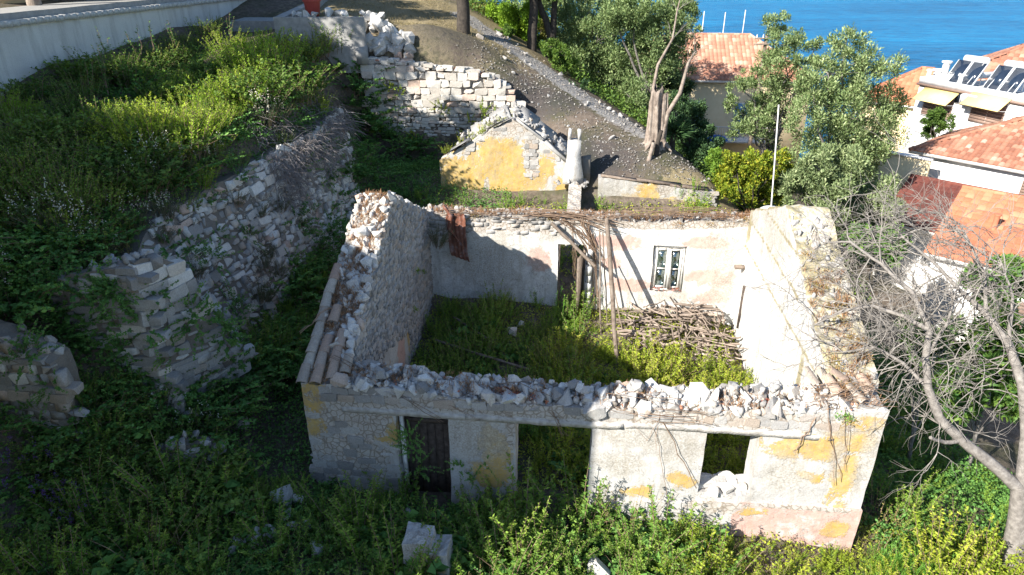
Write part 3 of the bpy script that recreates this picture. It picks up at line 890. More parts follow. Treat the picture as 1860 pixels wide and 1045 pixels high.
for s, d, sc in ((.45, 3.75, .42), (.62, 3.9, .26), (.5, 2.6, .28), (.75, 2.5, .3), (.1, 4.85, .26), (.85, 3.1, .24), (.3, 4.4, .22), (.8, 4.5, .25), (.78, 1.4, .26), (.82, 2.0, .22)):
    P.add('rub', hp(s, d, ltop(d) + sc * .25), (ru(-.4, .4), ru(-.4, .4), ru(0, 6)), (sc * 1.2, sc, sc * .75))
P.done()

# broken barrel tiles left on the eaves of the left gable
def barrel(r0=.105, r1=.085, L=.46, th=.014, n=7):
    V = []; F = []
    for (r, y) in ((r0, 0), (r1, L), (r0 - th, 0), (r1 - th, L)):
        for i in range(n + 1):
            a = math.pi * i / n
            V.append((math.cos(a) * r, y, math.sin(a) * r * .8))
    m = n + 1
    for i in range(n):
        F.append((i, i + 1, m + i + 1, m + i)[::-1])
        F.append((2 * m + i, 3 * m + i, 3 * m + i + 1, 2 * m + i + 1)[::-1])
        F.append((i, 2 * m + i, 2 * m + i + 1, i + 1)[::-1])
        F.append((m + i, m + i + 1, 3 * m + i + 1, 3 * m + i)[::-1])
    F += [(0, m, 3 * m, 2 * m)[::-1], (n, 2 * m + n, 3 * m + n, m + n)[::-1]]
    me = bpy.data.meshes.new('roof_tile'); me.from_pydata(V, [], F); me.materials.append(M['oldtile']); me.update()
    return me
TILE = barrel()
rake = math.atan2(2.6, 4.9)
hrz = math.atan2(EX.y, EX.x)
for col, (s, d0, n) in enumerate(((.06, -.12, 8), (.36, -.1, 5), (.66, .05, 3), (.95, .2, 1))):
    for i in range(n):
        if col == 1 and i == 3: continue
        d = d0 + i * .36
        put('roof_tile', TILE, left, hp(s + ru(-.02, .02), d, ltop(max(0, d)) + .07 + d * .01), (rake + ru(-.04, .04), ru(-.06, .06), hrz + ru(-.06, .06)), (1.25, 1.0, 1.2))
for i in range(3):
    d = .5 + i * .5
    put('roof_tile', TILE, left, hp(.22, d, ltop(d) + .06), (rake, math.pi + ru(-.1, .1), hrz), (1.1, 1, 1))
for (s, d, rz, tl) in ((10.9, .45, .6, .2), (11.15, .5, .3, -.3), (11.3, .3, .5, .5), (11.75, .15, .8, .2), (11.95, .35, .25, .1), (11.5, .6, 1.5, .4)):
    put('roof_tile', TILE, right, hp(s, d, 3.10 + .45 * d), (rake * .8 + tl * .5, ru(-.3, .3), hrz + rz), (1.15, .95, 1.1))

# door leaf in the left doorway
dr = box_part('door', house, hp(2.63, .4, .7), EX, EY, UP, .575, .012, 1.5, 'darkwood')
for i in range(6):
    w = 1.13 / 6
    z1 = 2.1 - (.0 if i in (0, 1, 5) else ru(.05, .35))
    box_part('plank', dr, hp(2.08 + w * (i + .5), .372 + ru(0, .01), (-.6 + z1) / 2), EX, EY, UP, w / 2 - .006, .014, (z1 + .6) / 2, 'darkwood')
box_part('rail', dr, hp(2.63, .35, 1.85), EX, EY, UP, .54, .012, .05, 'darkwood')
box_part('door_frame', house, hp(2.11, .22, .7), EX, EY, UP, .05, .06, 1.5, 'whitewood', .008)
box_part('door_frame', house, hp(3.17, .3, .7), EX, EY, UP, .04, .05, 1.5, 'darkwood', .008)
# sill stones of the window in the front wall
P = Pile(house, 30, 'sill_stone', 'limestone')
for i in range(14):
    P.add('blk', hp(8.85 + .075 * i, ru(.02, .5), .66 + ru(0, .05)), (0, 0, ru(-.4, .4)), (ru(.16, .4), ru(.18, .3), ru(.1, .16)))
P.done()

# back doorway: timber jamb, broken leaf
box_part('door_frame', back, hp(5.28, DB + .12, 1.2), EX, EY, UP, .035, .07, 1.58, 'oldwood', .01)
box_part('door_frame', back, hp(6.12, DB + .12, 1.2), EX, EY, UP, .035, .07, 1.58, 'oldwood', .01)
leaf = box_part('door_leaf', back, hp(6.0, DB - .25, 1.2), (EX * .25 + EY * .97).normalized(), (EX * .97 - EY * .25).normalized(), UP, .3, .02, 1.3, 'oldwood', .02)
so = Soup()
for i in range(9):
    z0 = .0 + i * .3
    so.box(hp(6.28 + noise.noise(Vector((i, 2, 3))) * .04, DB - .12, z0 + .15), EX, EY, UP, .085 + ru(-.02, .03), .1, .16, 0, .02)
put('partition_stub', so.mesh('partition_stub', M['plaster_white']), back)

# window in the back wall
wx0, wx1, wz0, wz1 = 8.36, 9.35, 1.24, 2.82
wd = DB + .14
win = box_part('window', back, hp((wx0 + wx1) / 2, wd, wz1 - .035), EX, EY, UP, (wx1 - wx0) / 2, .05, .035, 'whitewood')
for a in (wx0 + .035, wx1 - .035):
    box_part('frame', win, hp(a, wd, (wz0 + wz1) / 2 - .04), EX, EY, UP, .035, .05, (wz1 - wz0) / 2 - .04, 'whitewood')
box_part('frame', win, hp((wx0 + wx1) / 2, wd, wz0 + .02), EX, EY, UP, (wx1 - wx0) / 2 - .075, .05, .03, 'whitewood')
for k in range(2):
    a = wx0 + .08 + k * .425; b = a + .4
    sa = Soup()
    for (u, hw, z, hh) in ((a + .025, .025, 2.03, .70), (b - .025, .04, 2.03, .70), ((a + b) / 2, .13, 2.70, .03), ((a + b) / 2, .13, 1.36, .03), ((a + b) / 2, .13, 2.02, .018)):
        sa.box(hp(u, wd - .03 - .02 * k, z), EX, EY, UP, hw, .022, hh)
    sash = put('sash', sa.mesh('sash', M['whitewood']), win)
    for z, hh in ((2.36, .31), (1.69, .31)):
        box_part('pane', win, hp((a + b) / 2, wd - .02, z), EX, EY, UP, .15, .003, hh, 'glass')
so = Soup()
n = 40
for i in range(n):
    u0 = wx0 + .08 + (wx1 - wx0 - .16) * i / n
    so.box(hp(u0, wd + .12 + .03 * math.sin(i * 1.3), 2.05), EX, EY, UP, .016, .006, .72, 0, .004)
put('curtain', so.mesh('curtain', M['curtain']), win)
box_part('loose_post', win, hp(8.9, wd - .12, 1.95), (EX + UP * .06).normalized(), EY, (UP - EX * .06).normalized(), .05, .03, .62, 'whitewood', .01)
# door slot and peg in the right gable
box_part('door_post', right, hp(W - TGR - .03, 8.0, 1.2), EY, EX, UP, .04, .04, .75, 'darkwood', .01)
box_part('peg', right, hp(W - TGR - .12, 8.45, 2.4), EX, EY, UP, .2, .06, .05, 'oldwood', .01)
so = Soup()
for i in range(5):
    so.box(hp(W - TGR - .02, 7.2 + .2 * i, .9 + .3 * i), EY, EX, UP, .11, .03, .12, 0, .02)

# fallen rafters and posts
def beam(name, a, b, r, mat, label, cat='beam', group=None, sides=6, wob=.03):
    a = Vector(a); b = Vector(b)
    pts = [a.lerp(b, i / 7) + noise.noise_vector(a * 3 + Vector((i * .7, 0, 0))) * wob for i in range(8)]
    so = Soup(); so.tube(pts, [r * (1 + .12 * noise.noise(Vector((i * 1.7, a.x, 0)))) for i in range(8)], sides)
    return tag(put(name, so.mesh(name, M[mat])), label, cat, group)
beam('fallen_rafter', hp(6.75, 8.7, 3.78), hp(7.25, 5.9, -.05), .075, 'oldwood', 'thick grey fallen rafter leaning from the back wall down into the weeds')
beam('broken_beam', hp(5.0, 8.6, 3.6), hp(6.45, 8.15, 2.35), .06, 'oldwood', 'broken brown beam hanging slantwise across the back doorway')
beam('leaning_pole', hp(6.55, 8.6, 3.5), hp(6.75, 7.7, .1), .026, 'oldwood', 'thin grey pole leaning on the back wall beside the doorway', 'pole', 'thin poles beside the back doorway')
beam('leaning_pole', hp(6.65, 8.6, 3.3), hp(7.0, 8.1, .1), .022, 'oldwood', 'thin grey pole leaning on the back wall beside the doorway', 'pole', 'thin poles beside the back doorway')
beam('leaning_pole', hp(6.9, 8.5, 2.4), hp(7.5, 7.6, .1), .022, 'oldwood', 'thin grey pole leaning on the back wall beside the doorway', 'pole', 'thin poles beside the back doorway')
beam('fallen_pole', hp(1.6, 6.2, .45), hp(4.6, 5.0, .35), .045, 'oldwood', 'long grey pole lying in the shaded weeds inside the house', 'pole')
beam('fallen_pole', hp(1.9, 7.6, .55), hp(3.2, 6.4, .5), .04, 'oldwood', 'short grey pole lying near the back wall inside the house', 'pole')
beam('dark_stick', hp(9.0, 8.7, 1.1), hp(9.5, 8.2, .5), .025, 'darkwood', 'dark stick leaning below the back window', 'stick')

# rusted sheet and its twisted strip on the back left corner
so = Soup()
nu, nv = 15, 9
V = []
for j in range(nv):
    for i in range(nu):
        u = i / (nu - 1); v = j / (nv - 1)
        p = hp(1.55 + .62 * u + .18 * v, DB - .12 - .25 * v - .05 * math.sin(v * 3), 3.75 - 1.35 * v - .25 * u * v)
        p += EY * -.035 * math.sin(u * 28) + noise.noise_vector(p * 2) * .06
        V.append(p[:])
F = [(j * nu + i, j * nu + i + 1, (j + 1) * nu + i + 1, (j + 1) * nu + i) for j in range(nv - 1) for i in range(nu - 1)]
so.add(V, F, 0); so.add([(a, b + .006, c) for a, b, c in V], [f[::-1] for f in F], 0)
rs = thing('rusty_metal_sheet', 'rusted corrugated metal sheet hanging from the back left corner of the house', 'metal sheet', hp(1.8, DB - .2, 2.4))
put('sheet', so.mesh('rusty_metal_sheet', M['rust']), rs)
so = Soup()
so.tube([hp(1.5, DB - .1, 4.0), hp(1.75, DB - .2, 3.7), hp(1.7, DB - .35, 3.3), hp(2.0, DB - .4, 2.9)], [.05, .08, .07, .03], 5)
put('twisted_strip', so.mesh('twisted_strip', M['rust']), rs)

# white pole with a plaster foot on the right gable
pl = thing('flag_pole', 'thin white pole standing on the back rake of the right gable', 'pole', hp(11.6, 8.2, 4.35))
pt = hp(11.6, 8.2, 4.3)
so = Soup(); so.tube([pt, pt + Vector((-.13, .05, 1.6)), pt + Vector((-.27, .1, 3.2))], .02, 6)
put('pole', so.mesh('pole', M['white'], True), pl)
bmx = Soup()
V = []; F = []
for j in range(6):
    a = j / 5 * math.pi / 2
    for i in range(14):
        b = i / 14 * 2 * math.pi
        rr = .42 * math.cos(a) * (1 + .1 * noise.noise(Vector((i, j, 2))))
        V.append((pt.x + rr * math.cos(b), pt.y + rr * math.sin(b), pt.z - .05 + .28 * math.sin(a)))
for j in range(5):
    for i in range(14):
        F.append((j * 14 + i, j * 14 + (i + 1) % 14, (j + 1) * 14 + (i + 1) % 14, (j + 1) * 14 + i))
bmx.add(V, F)
put('foot', bmx.mesh('foot', M['plaster_white'], True), pl)

# the wood pile in the back right corner
LOGS = []
for k in range(6):
    so = Soup()
    n = 7
    pts = [(noise.noise(Vector((i * .6, k * 3.1, 0))) * .05, -.5 + i / (n - 1), noise.noise(Vector((i * .6, k * 3.1, 9))) * .05) for i in range(n)]
    so.tube(pts, [.027 * (1 - .3 * i / n) for i in range(n)], 6)
    LOGS.append(so.mesh('log', M['stick'], False))
for i in range(190):
    s = ru(7.5, 11.05); d = ru(6.5, 8.75)
    cx = max(0, 1 - ((s - 9.6) / 2.2) ** 2) * max(0.15, 1 - ((d - 7.9) / 1.7) ** 2)
    z = gz(*hp(s, d, 0)[:2]) + ru(.05, 1.0) * (cx * .75 + .1)
    L = ru(.5, 1.5); th = random.choice((.6, .8, 1.0, 1.3, 1.9)) * ru(.9, 1.1)
    o = put('log', LOGS[i % 6], None, hp(s, d, z), (ru(-.35, .35), ru(0, 6), hrz + ru(-1.9, 1.9)), (th, L, th))
    lab = ('thick' if th > 1.4 else ('thin' if th < .75 else 'middling')) + (' long' if L > 1.1 else ' short') + ' dry branch ' + ('at the bottom of' if z < gz(*hp(s, d, 0)[:2]) + .35 else 'on top of') + ' the wood pile'
    tag(o, lab, 'branch', lab)

# ================================================================ the ochre outbuilding behind
out = thing('ruined_outbuilding', 'small ruined gable wall with bright ochre plaster behind the roofless house', 'ruined outbuilding', (0, 27.2, 2.2))
OO = Vector((-2.95, 27.35, 0))
gtop = lerp_fn([(0, 3.75), (1.5, 4.65), (2.95, 5.5), (4.3, 4.55), (5.8, 3.2)])
gw = wall('gable_wall', out, OO, EX, EY, [(0, 5.85, .6, gtop)], .5, 'plaster', .1, .03, .06,
    {'ochre': blobs([(1.0, 2.7, 1.5, 1.5), (2.9, 3.0, 1.3, 1.5), (2.5, 4.1, 1.0, .8), (3.6, 2.0, 1.2, .7), (5.0, 2.5, .35, .7), (4.3, 3.6, .5, .5), (.8, 3.4, .7, .5)]),
     'bare': blobs([(2.6, 5.1, .9, .35), (3.75, 3.9, .3, .8), (3.2, 5.2, .7, .35), (1.9, 2.6, .12, .5), (5.6, 2.6, .2, .8)]),
     'grey': blobs([(.6, 1.9, .8, .4), (4.6, 1.4, .8, .3)])})
P = Pile(gw, 120, 'stone', 'wallstone')
masonry(P, OO, EX, UP, -EY, (.2, 5.7), (2.2, 5.5), (.13, .22), (.18, .42), .12,
        lambda u, v: v < gtop(u) - .06 and ((v > gtop(u) - .34 + .2 * math.sin(u * 4) and u > 1.0 and random.random() < .8) or math.hypot((u - 3.75) / .28, (v - 3.8) / .9) < 1 or u > 5.5), 'blk', .09, .02)
P.done()
for a, b in (((0.5, 4.12), (1.25, 4.6)), ((2.2, 5.12), (2.85, 5.5)), ((3.1, 5.45), (4.2, 4.66)), ((4.3, 4.58), (5.3, 3.68))):
    pa = OO + EX * a[0] - EY * .06 + UP * (a[1] + .03); pb = OO + EX * b[0] - EY * .06 + UP * (b[1] + .03)
    ax = (pb - pa).normalized()
    box_part('coping', out, (pa + pb) / 2 + EY * .12, ax, EY, ax.cross(EY) * (-1 if ax.cross(EY).z < 0 else 1), (pb - pa).length / 2, .17, .035, 'concrete', .045)
# cracked cement apron sloping up the bank behind the rakes
for (u0, u1) in ((3.05, 3.75), (3.8, 4.5), (4.6, 5.2), (2.1, 2.85), (1.3, 2.0)):
    pa = OO + EX * u0 + EY * .55 + UP * (gtop(u0) + .02); pb = OO + EX * u1 + EY * .55 + UP * (gtop(u1) + .02)
    ax = (pb - pa).normalized(); up = (UP * .5 + EY * .8); up = (up - ax * up.dot(ax)).normalized()
    box_part('cement_apron', out, (pa + pb) / 2 + up * .3, ax, ax.cross(up), up, (pb - pa).length / 2, .035, .42 + ru(-.08, .08), 'concrete', .03)
P = Pile(out, 40, 'stone', 'wallstone')
for i in range(150):
    u = ru(.6, 5.7); dd = ru(.4, 1.3); sc = ru(.1, .3)
    P.add('rub', OO + EX * u + EY * dd + UP * (gtop(u) - .1 + dd * .35 + ru(-.05, .1)), rot3(), (sc * 1.2, sc, sc * .8))
P.done()
wall('side_wall', out, OO + EX * 5.3, -EY, EX, [(.01, 3.2, .3, lerp_fn([(0, 3.1), (1.2, 2.9), (3.2, 2.6)]))], .5, 'plaster', .12, .03, .1,
     {'bare': lambda u, w, z, t: .55 if z > 2.2 else .3, 'ochre': blobs([(.6, 2.2, .5, .4)], False)})
# chimney with two horns
ch = thing('chimney', 'pale rendered chimney stump with two horns beside the ochre gable', 'chimney', (2.6, 26.95, 3.3))
cb = OO + EX * 5.45 + EY * -.05 + UP * 3.3
so = Soup()
V = []
for z, w, d in ((-.3, .42, .28), (0, .40, .27), (.5, .31, .25), (.9, .265, .24), (1.45, .26, .23)):
    for x, y in ((-1, -1), (1, -1), (1, 1), (-1, 1)):
        V.append((cb + EX * (x * w) + EY * (y * d) + UP * z + noise.noise_vector(cb + Vector((x, y, z))) * .03)[:])
F = [(4 * k + i, 4 * k + (i + 1) % 4, 4 * k + 4 + (i + 1) % 4, 4 * k + 4 + i) for k in range(4) for i in range(4)] + [(16, 17, 18, 19), (3, 2, 1, 0)]
so.add(V, F); me_ = so.mesh('body', M['plaster']); put('body', me_, ch)
for x in (-1, 1):
    box_part('horn', ch, cb + EX * x * .19 + UP * 1.66, (EX + UP * .06 * x).normalized(), EY, (UP - EX * .06 * x).normalized(), .062, .11, .22, 'plaster', .01)
box_part('flue_block', ch, cb + EX * .5 + EY * .25 + UP * .15, EX, EY, UP, .17, .2, .5, 'mortar', .04)
P = Pile(ch, 20, 'stone', 'wallstone')
for i in range(16):
    P.add('rub', cb + EX * ru(-.6, .6) - EY * ru(.1, .4) + UP * ru(-.35, -.1), rot3(), (ru(.15, .3), .18, .15))
P.done()
# low wall with plank coping
la = at_depth(1088, 322, 26.3); lb = at_depth(1300, 350, 26.0)
le = Vector((lb.x - la.x, lb.y - la.y, 0)); lL = le.length; le.normalize(); lw = Vector((-le.y, le.x, 0))
low = thing('low_wall', 'low ochre patched wall with grey plank coping right of the chimney', 'wall', (la.x, la.y, 1.2))
lo = Vector((la.x, la.y, 0))
ltp = lambda u: la.z + (lb.z - la.z) * u / lL
wall('body', low, lo, le, lw, [(0, lL, .2, ltp)], .45, 'plaster', .12, .03, .05, {'ochre': blobs([(2.0, 2.6, .5, .7), (1.2, 2.2, .4, .5), (3, 2.2, .3, .4)]), 'bare': blobs([(4.1, 2.4, .9, 1.2), (2.7, 2.9, .3, .3)]), 'grey': blobs([(.6, 2.6, .7, .6)])})
P = Pile(low, 60, 'stone', 'wallstone')
masonry(P, lo, le, UP, -lw, (3.3, lL), (1.2, 2.9), (.12, .2), (.2, .4), .12, lambda u, v: v < ltp(u) - .05, 'blk', .06, .02)
P.done()
for a, b in ((.1, 1.9), (1.5, 3.3), (2.8, 4.4)):
    p0 = lo + le * a + lw * ru(.05, .2) + UP * (ltp(a) + .06); p1 = lo + le * b + lw * ru(.05, .25) + UP * (ltp(b) + .07)
    ax = (p1 - p0).normalized()
    box_part('plank', low, (p0 + p1) / 2, ax, lw, ax.cross(lw) * (-1 if ax.cross(lw).z < 0 else 1), (p1 - p0).length / 2, .14, .028, 'oldwood', .015)

# ================================================================ dry-stone terrace wall
TO = Vector((-6.6, 31.25, 0)); te = Vector((6.75, -.45, 0)); tL = te.length; te.normalize(); tw = Vector((-te.y, te.x, 0))
ttop = lerp_fn([(0, 7.1), (1.8, 7.0), (3.6, 6.75), (4.4, 6.7), (5.6, 6.45), (6.3, 6.05), (6.77, 5.5)])
ter = thing('terrace_wall', 'tall dry-stone terrace wall of squared blocks with brick top courses', 'terrace wall', (-3.3, 31, 3))
tb = wall('core', ter, TO + tw * .12, te, tw, [(0, tL, 2.2, lambda u: ttop(u) - .12)], .55, 'plaster', .2, .03, .05, {'bare': lambda u, w, z, t: .95})
P = Pile(ter, 300, 'stone', 'coursed')
masonry(P, TO, te, UP, -tw, (.1, tL), (4.9, 7.15), (.2, .34), (.28, .62), .3, lambda u, v: v < ttop(u) - .02, 'blk', .035, .05, gap=.97)
masonry(P, TO, te, UP, -tw, (.3, 6.3), (2.6, 4.9), (.12, .2), (.18, .42), .24, None, 'blk', .04, .03)
for i in range(80):
    u = ru(.2, 6.6); P.add('blk', TO + te * u + tw * ru(.05, .5) + UP * (ttop(u) + ru(-.02, .1)), (ru(-.1, .1), ru(-.1, .1), ru(-.4, .4)), (ru(.2, .5), ru(.2, .3), ru(.1, .22)))
P.done()
P = Pile(ter, 60, 'brick', 'brick')
for i in range(46):
    u = .2 + i * .14
    P.add('blk', TO + te * u + tw * .3 + UP * (ttop(u) + .06), (0, 0, math.atan2(te.y, te.x) + ru(-.1, .1)), (.13, .28, .07))
P.done()

# ================================================================ hillside retaining walls
def bil(a, b, c, d, u, v):
    return a * (1 - u) * (1 - v) + b * u * (1 - v) + d * u * v + c * (1 - u) * v
ret = thing('retaining_wall', 'long shaded rubble retaining wall leaning against the hillside left of the house', 'retaining wall', (-6.9, 18.5, 1.8))
P = Pile(ret, 300, 'stone', 'wallstone')
so = Soup()
for i in range(4):
    a, b = Vector(WA_BASE[i]), Vector(WA_BASE[i + 1]); c, d = Vector(WA_TOP[i]), Vector(WA_TOP[i + 1])
    a.z -= .8; b.z -= .8
    nu, nv = 24, 24
    V = []
    for j in range(nv + 1):
        for k in range(nu + 1):
            p = bil(a, b, c, d, k / nu, j / nv)
            V.append((p + noise.noise_vector(p * 1.4) * .12)[:])
    base = so.n
    so.add(V, [(j * (nu + 1) + k, (j + 1) * (nu + 1) + k, (j + 1) * (nu + 1) + k + 1, j * (nu + 1) + k + 1) for j in range(nv) for k in range(nu)])
    # top lip runs back into the bank
    V = []
    for k in range(nu + 1):
        p = bil(a, b, c, d, k / nu, 1); p = p + noise.noise_vector(p * 1.4) * .12
        V += [p[:], (p.x - 1.2, p.y, p.z - .15)]
    so.add(V, [(2 * k, 2 * k + 1, 2 * k + 3, 2 * k + 2) for k in range(nu)])
    v = 0.05
    H = ((c - a).length + (d - b).length) / 2; Lw = (b - a).length
    while v < .99:
        h = random.choice((.12, .16, .2, .26)) * ru(.85, 1.15) / H; u = -ru(0, .05)
        while u < 1:
            w = random.choice((.14, .2, .26, .34, .46)) * ru(.85, 1.15) / Lw
            p = bil(a, b, c, d, u + w / 2, v + h / 2); p = p + noise.noise_vector(p * 1.4) * .12
            eu = (bil(a, b, c, d, 1, v) - bil(a, b, c, d, 0, v)).normalized(); ev = (bil(a, b, c, d, u, 1) - bil(a, b, c, d, u, 0)).normalized()
            n = ev.cross(eu)
            if n.x < 0: n = -n
            if random.random() < .985:
                P.add('rub' if random.random() < .5 else 'blk', p - n * .03 + ev * random.gauss(0, .02), face_rot(n, ev, random.gauss(0, .16)), (w * Lw * 1.07, .2, h * H * ru(.95, 1.1)), random.choice(('limestone', 'wallstone', 'limestone')))
            u += w
        v += h
put('core', so.mesh('core', M['mortar'], True), ret)
P.done()

def stub(name, label, A, B, top, bot, t, limit, rh, wr, ref):
    A = Vector(A); B = Vector(B)
    e = (B - A).normalized(); n = Vector((e.y, -e.x, 0))
    L = (B - A).length
    th = thing(name, label, 'wall', (A.x, A.y, bot))
    wall('core', th, A, e, -n, [(0, L, bot - .6, top)], t, 'mortar', .16, .05, .1)
    P = Pile(th, limit, 'stone', 'wallstone')
    masonry(P, A, e, UP, n, (0, L), (bot, max(top(0), top(L), top(L / 2))), (rh[0] * .75, rh[1] * 1.1), (wr[0] * .7, wr[1] * 1.15), .26, lambda u, v: v < top(u) - .04, 'blk', .1, .06, ('wallstone', 'wallstone', 'limestone'), .99)
    for i in range(int(L * 9)):
        u = ru(0, L); sc = ru(.14, .34)
        P.add('rub', A + e * u - n * ru(.05, t) + UP * (top(u) + ru(-.03, .06)), rot3(), (sc * 1.2, sc, sc * .7))
    P.done()
    return th
stub('broken_wall', 'broken wall end with large squared corner stones in the shaded brambles', (-7.85, 12.95, 0), (-6.75, 14.55, 0), lerp_fn([(0, 5.55), (.5, 5.5), (.9, 5.2), (1.3, 4.0), (1.6, 3.2), (1.95, 2.6)]), 1.8, .5, 60, (.16, .3), (.28, .52), 0)
stub('broken_wall', 'face of the broken corner wall half hidden by brambles', (-10.2, 13.2, 0), (-7.87, 12.93, 0), lerp_fn([(0, 4.9), (1, 5.2), (2.35, 5.5)]), 1.6, .5, 80, (.16, .3), (.28, .55), 0)
stub('wall_stub', 'pale flat-faced stone wall stub rising from brambles beside dark weeds', (-12.5, 11.75, 0), (-9.15, 11.5, 0), lerp_fn([(0, 5.2), (1.8, 4.75), (2.6, 4.4), (3.35, 4.0)]), .9, .6, 110, (.16, .28), (.2, .46), 0)
stub('wall_stub', 'low heap-like wall remnant sunk in weeds in front of the brambles', (-7.5, 11.5, 0), (-6.55, 11.9, 0), lerp_fn([(0, 1.7), (.5, 1.95), (1.0, 1.6)]), .6, .4, 40, (.14, .24), (.18, .4), 0)

# loose stones and the masonry lump in the foreground
P = Pile(None, 40, 'boulder', 'limestone', 'grey white stone lying in the shaded weeds in front of the house', 'stone', 'stones in the foreground weeds')
for px, py, sc in ((515, 915, .5), (545, 910, .34), (520, 938, .34), (535, 955, .3), (440, 990, .32), (470, 980, .36), (430, 1005, .3), (575, 995, .32), (560, 955, .3), (490, 970, .3), (445, 770, .3), (255, 820, .24), (210, 830, .24), (195, 895, .28), (205, 915, .3), (1085, 1040, .5), (745, 930, .2)):
    p = on_ground(px, py + 12)
    P.add('rub', p + UP * sc * .45, rot3(), (sc * 1.1, sc, sc * 1.1))
P.done()
P = Pile(None, 10, 'boulder', 'limestone', 'fallen wall stone lying on the shaded floor inside the house', 'stone', 'stones on the house floor')
for px, py, sc in ((930, 615, .4), (885, 630, .34), (945, 600, .26), (850, 595, .2)):
    p = on_ground(px, py); P.add('rub', p + UP * sc * .4, rot3(), (sc * 1.2, sc, sc))
P.done()
P = Pile(None, 10, 'boulder', 'limestone', 'stone fallen into the dark trench between retaining wall and left gable', 'stone', 'stones in the trench')
for px, py, sc in ((600, 420, .42), (585, 550, .34), (575, 565, .3), (590, 570, .3)):
    p = on_ground(px, py); P.add('rub', p + UP * sc * .5, rot3(), (sc * 1.2, sc, sc))
P.done()
p = on_ground(520, 135)
tag(put('boulder', shape_mesh('rub', 3, 'limestone'), None, p + UP * .2, (.3, .2, 1), (.75, .6, .6)), 'round white boulder among the bushes below the concrete planter', 'stone')
lump = thing('masonry_lump', 'broken block of rendered masonry with ochre patch standing in the foreground weeds', 'masonry block', at_level(775, 1050, -.1))
lp = at_level(772, 1000, .75)
wall('block', lump, (lp.x - .42, lp.y, 0), EX, EY, [(0, .52, -.5, .92), (.52, .86, -.5, .72)], .55, 'plaster', .08, .05, .08, {'ochre': blobs([(.55, .4, .22, .25)]), 'grey': blobs([(.3, .6, .3, .5)])})
P = Pile(lump, 12, 'stone', 'wallstone')
for dx, dz, sc in ((.55, .78, .3), (.75, .6, .3), (.6, .45, .2), (.3, .9, .22)):
    P.add('rub', (lp.x - .42 + dx, lp.y + .05, dz), rot3(), (sc, sc, sc * .8))
P.done()

# ================================================================ upper terrace: concrete wall, path, planter
cw = thing('concrete_wall', 'long rough stucco garden wall with pale coping above the overgrown terrace', 'garden wall', (-15.5, 26, 7))
CO = Vector((-16.75, 17, 0)); ce = Vector((3.25, 23, 0)); cL = ce.length; ce.normalize(); cn = Vector((-ce.y, ce.x, 0))
wall('body', cw, CO, ce, cn, [(0, cL, 5.5, 9.25)], .3, 'stucco', .4, .02, 0)
nseg = 9
for i in range(nseg):
    u0 = cL * i / nseg; u1 = cL * (i + 1) / nseg
    p = CO + ce * (u0 + u1) / 2 + cn * .15 + UP * 9.34
    so = Soup(); n = 8
    for j in range(n):
        a = u0 + (u1 - u0) * j / n; b = u0 + (u1 - u0) * (j + 1) / n
        so.box(CO + ce * (a + b) / 2 + cn * .15 + UP * (9.34 + ru(-.004, .004)), ce, cn, UP, (b - a) / 2 + .002, .25, .09, 0, .006)
    put('coping', so.mesh('coping', M['coping']), cw)
pla = thing('planter_wall', 'low grey concrete retaining box above the terrace wall', 'concrete wall', (-8.3, 31.3, 7.4))
wall('front_panel', pla, (-10.2, 31.25, 0), (1, 0, 0), (0, 1, 0), [(0, 3.85, 6.6, 8.9)], .25, 'concrete', .25, .012, 0)
wall('side_panel', pla, (-10.2, 31.51, 0), (.02, 1, 0), (1, 0, 0), [(0, 12, 7.4, lambda u: 8.9 + u * .06)], .42, 'concrete', .3, .012, 0)
box_part('corner_block', pla, (-6.55, 31.35, 7.35), (1, 0, 0), (0, 1, 0), UP, .22, .32, .35, 'concrete', .02)
wall('path', None, (-13.3, 34.3, 0), (1, 0, 0), (.05, 1, 0), [(0, 2.95, 7.2, 8.5)], 14, 'concrete', .5, .02, .02)
pth = bpy.data.objects['path']; tag(pth, kind='structure')

pt = on_ground(542, 20); pt = Vector((-9.0, 33.2, gz(-9.0, 33.2)))
pot = thing('plant_pot', 'red plastic plant pot standing behind the concrete planter wall', 'pot', pt)
so = Soup(); so.tube([pt, pt + UP * .06, pt + UP * .62], [.26, .29, .37], 16)
put('body', so.mesh('body', M['redpot'], True), pot)
so = Soup(); so.tube([pt + UP * .62, pt + UP * .72], [.42, .42], 16)
put('rim', so.mesh('rim', M['redpot']), pot)
P = Pile(None, 100, 'rock', 'limestone', lambda q: ('big' if q[4][1] > .5 else 'smaller') + (' pale rock lined up on the planter fill' if q[2].x < -6.7 and q[2].z > 8.8 else ' pale rock in the tumbled heap beside the planter'), 'rock', 'rock heap by the planter')
for i in range(95):
    px = ru(655, 748); py = ru(35, 118)
    if (px - 655) > 30 + (py - 30) * 1.0: continue
    p = on_ground(px, py); sc = random.choice((.3, .4, .5, .7)) * ru(.8, 1.1)
    P.add('rub', p + UP * (sc * .3 + ru(0, .2)), rot3(), (sc * 1.15, sc, sc * .9))
for px, py, sc in ((575, 24, .5), (590, 28, .4), (612, 20, .6), (628, 24, .55), (640, 27, .4), (552, 28, .3), (562, 26, .35)):
    x = (px - 930) / FPX * 31.3
    P.add('rub', (x, 31.9 + ru(0, .4), 8.95), rot3(), (sc, sc, sc * .9))
P.done()
P = Pile(None, 120, 'rock', 'wallstone', lambda q: ('larger' if q[4][1] > .16 else 'small') + (' stone along the gravel track' if seg_dist(np.array([q[2].x]), np.array([q[2].y]), TRACK)[0] < 1.3 else ' stone scattered on the burnt slope'), 'rock', 'stones on the bare slope')
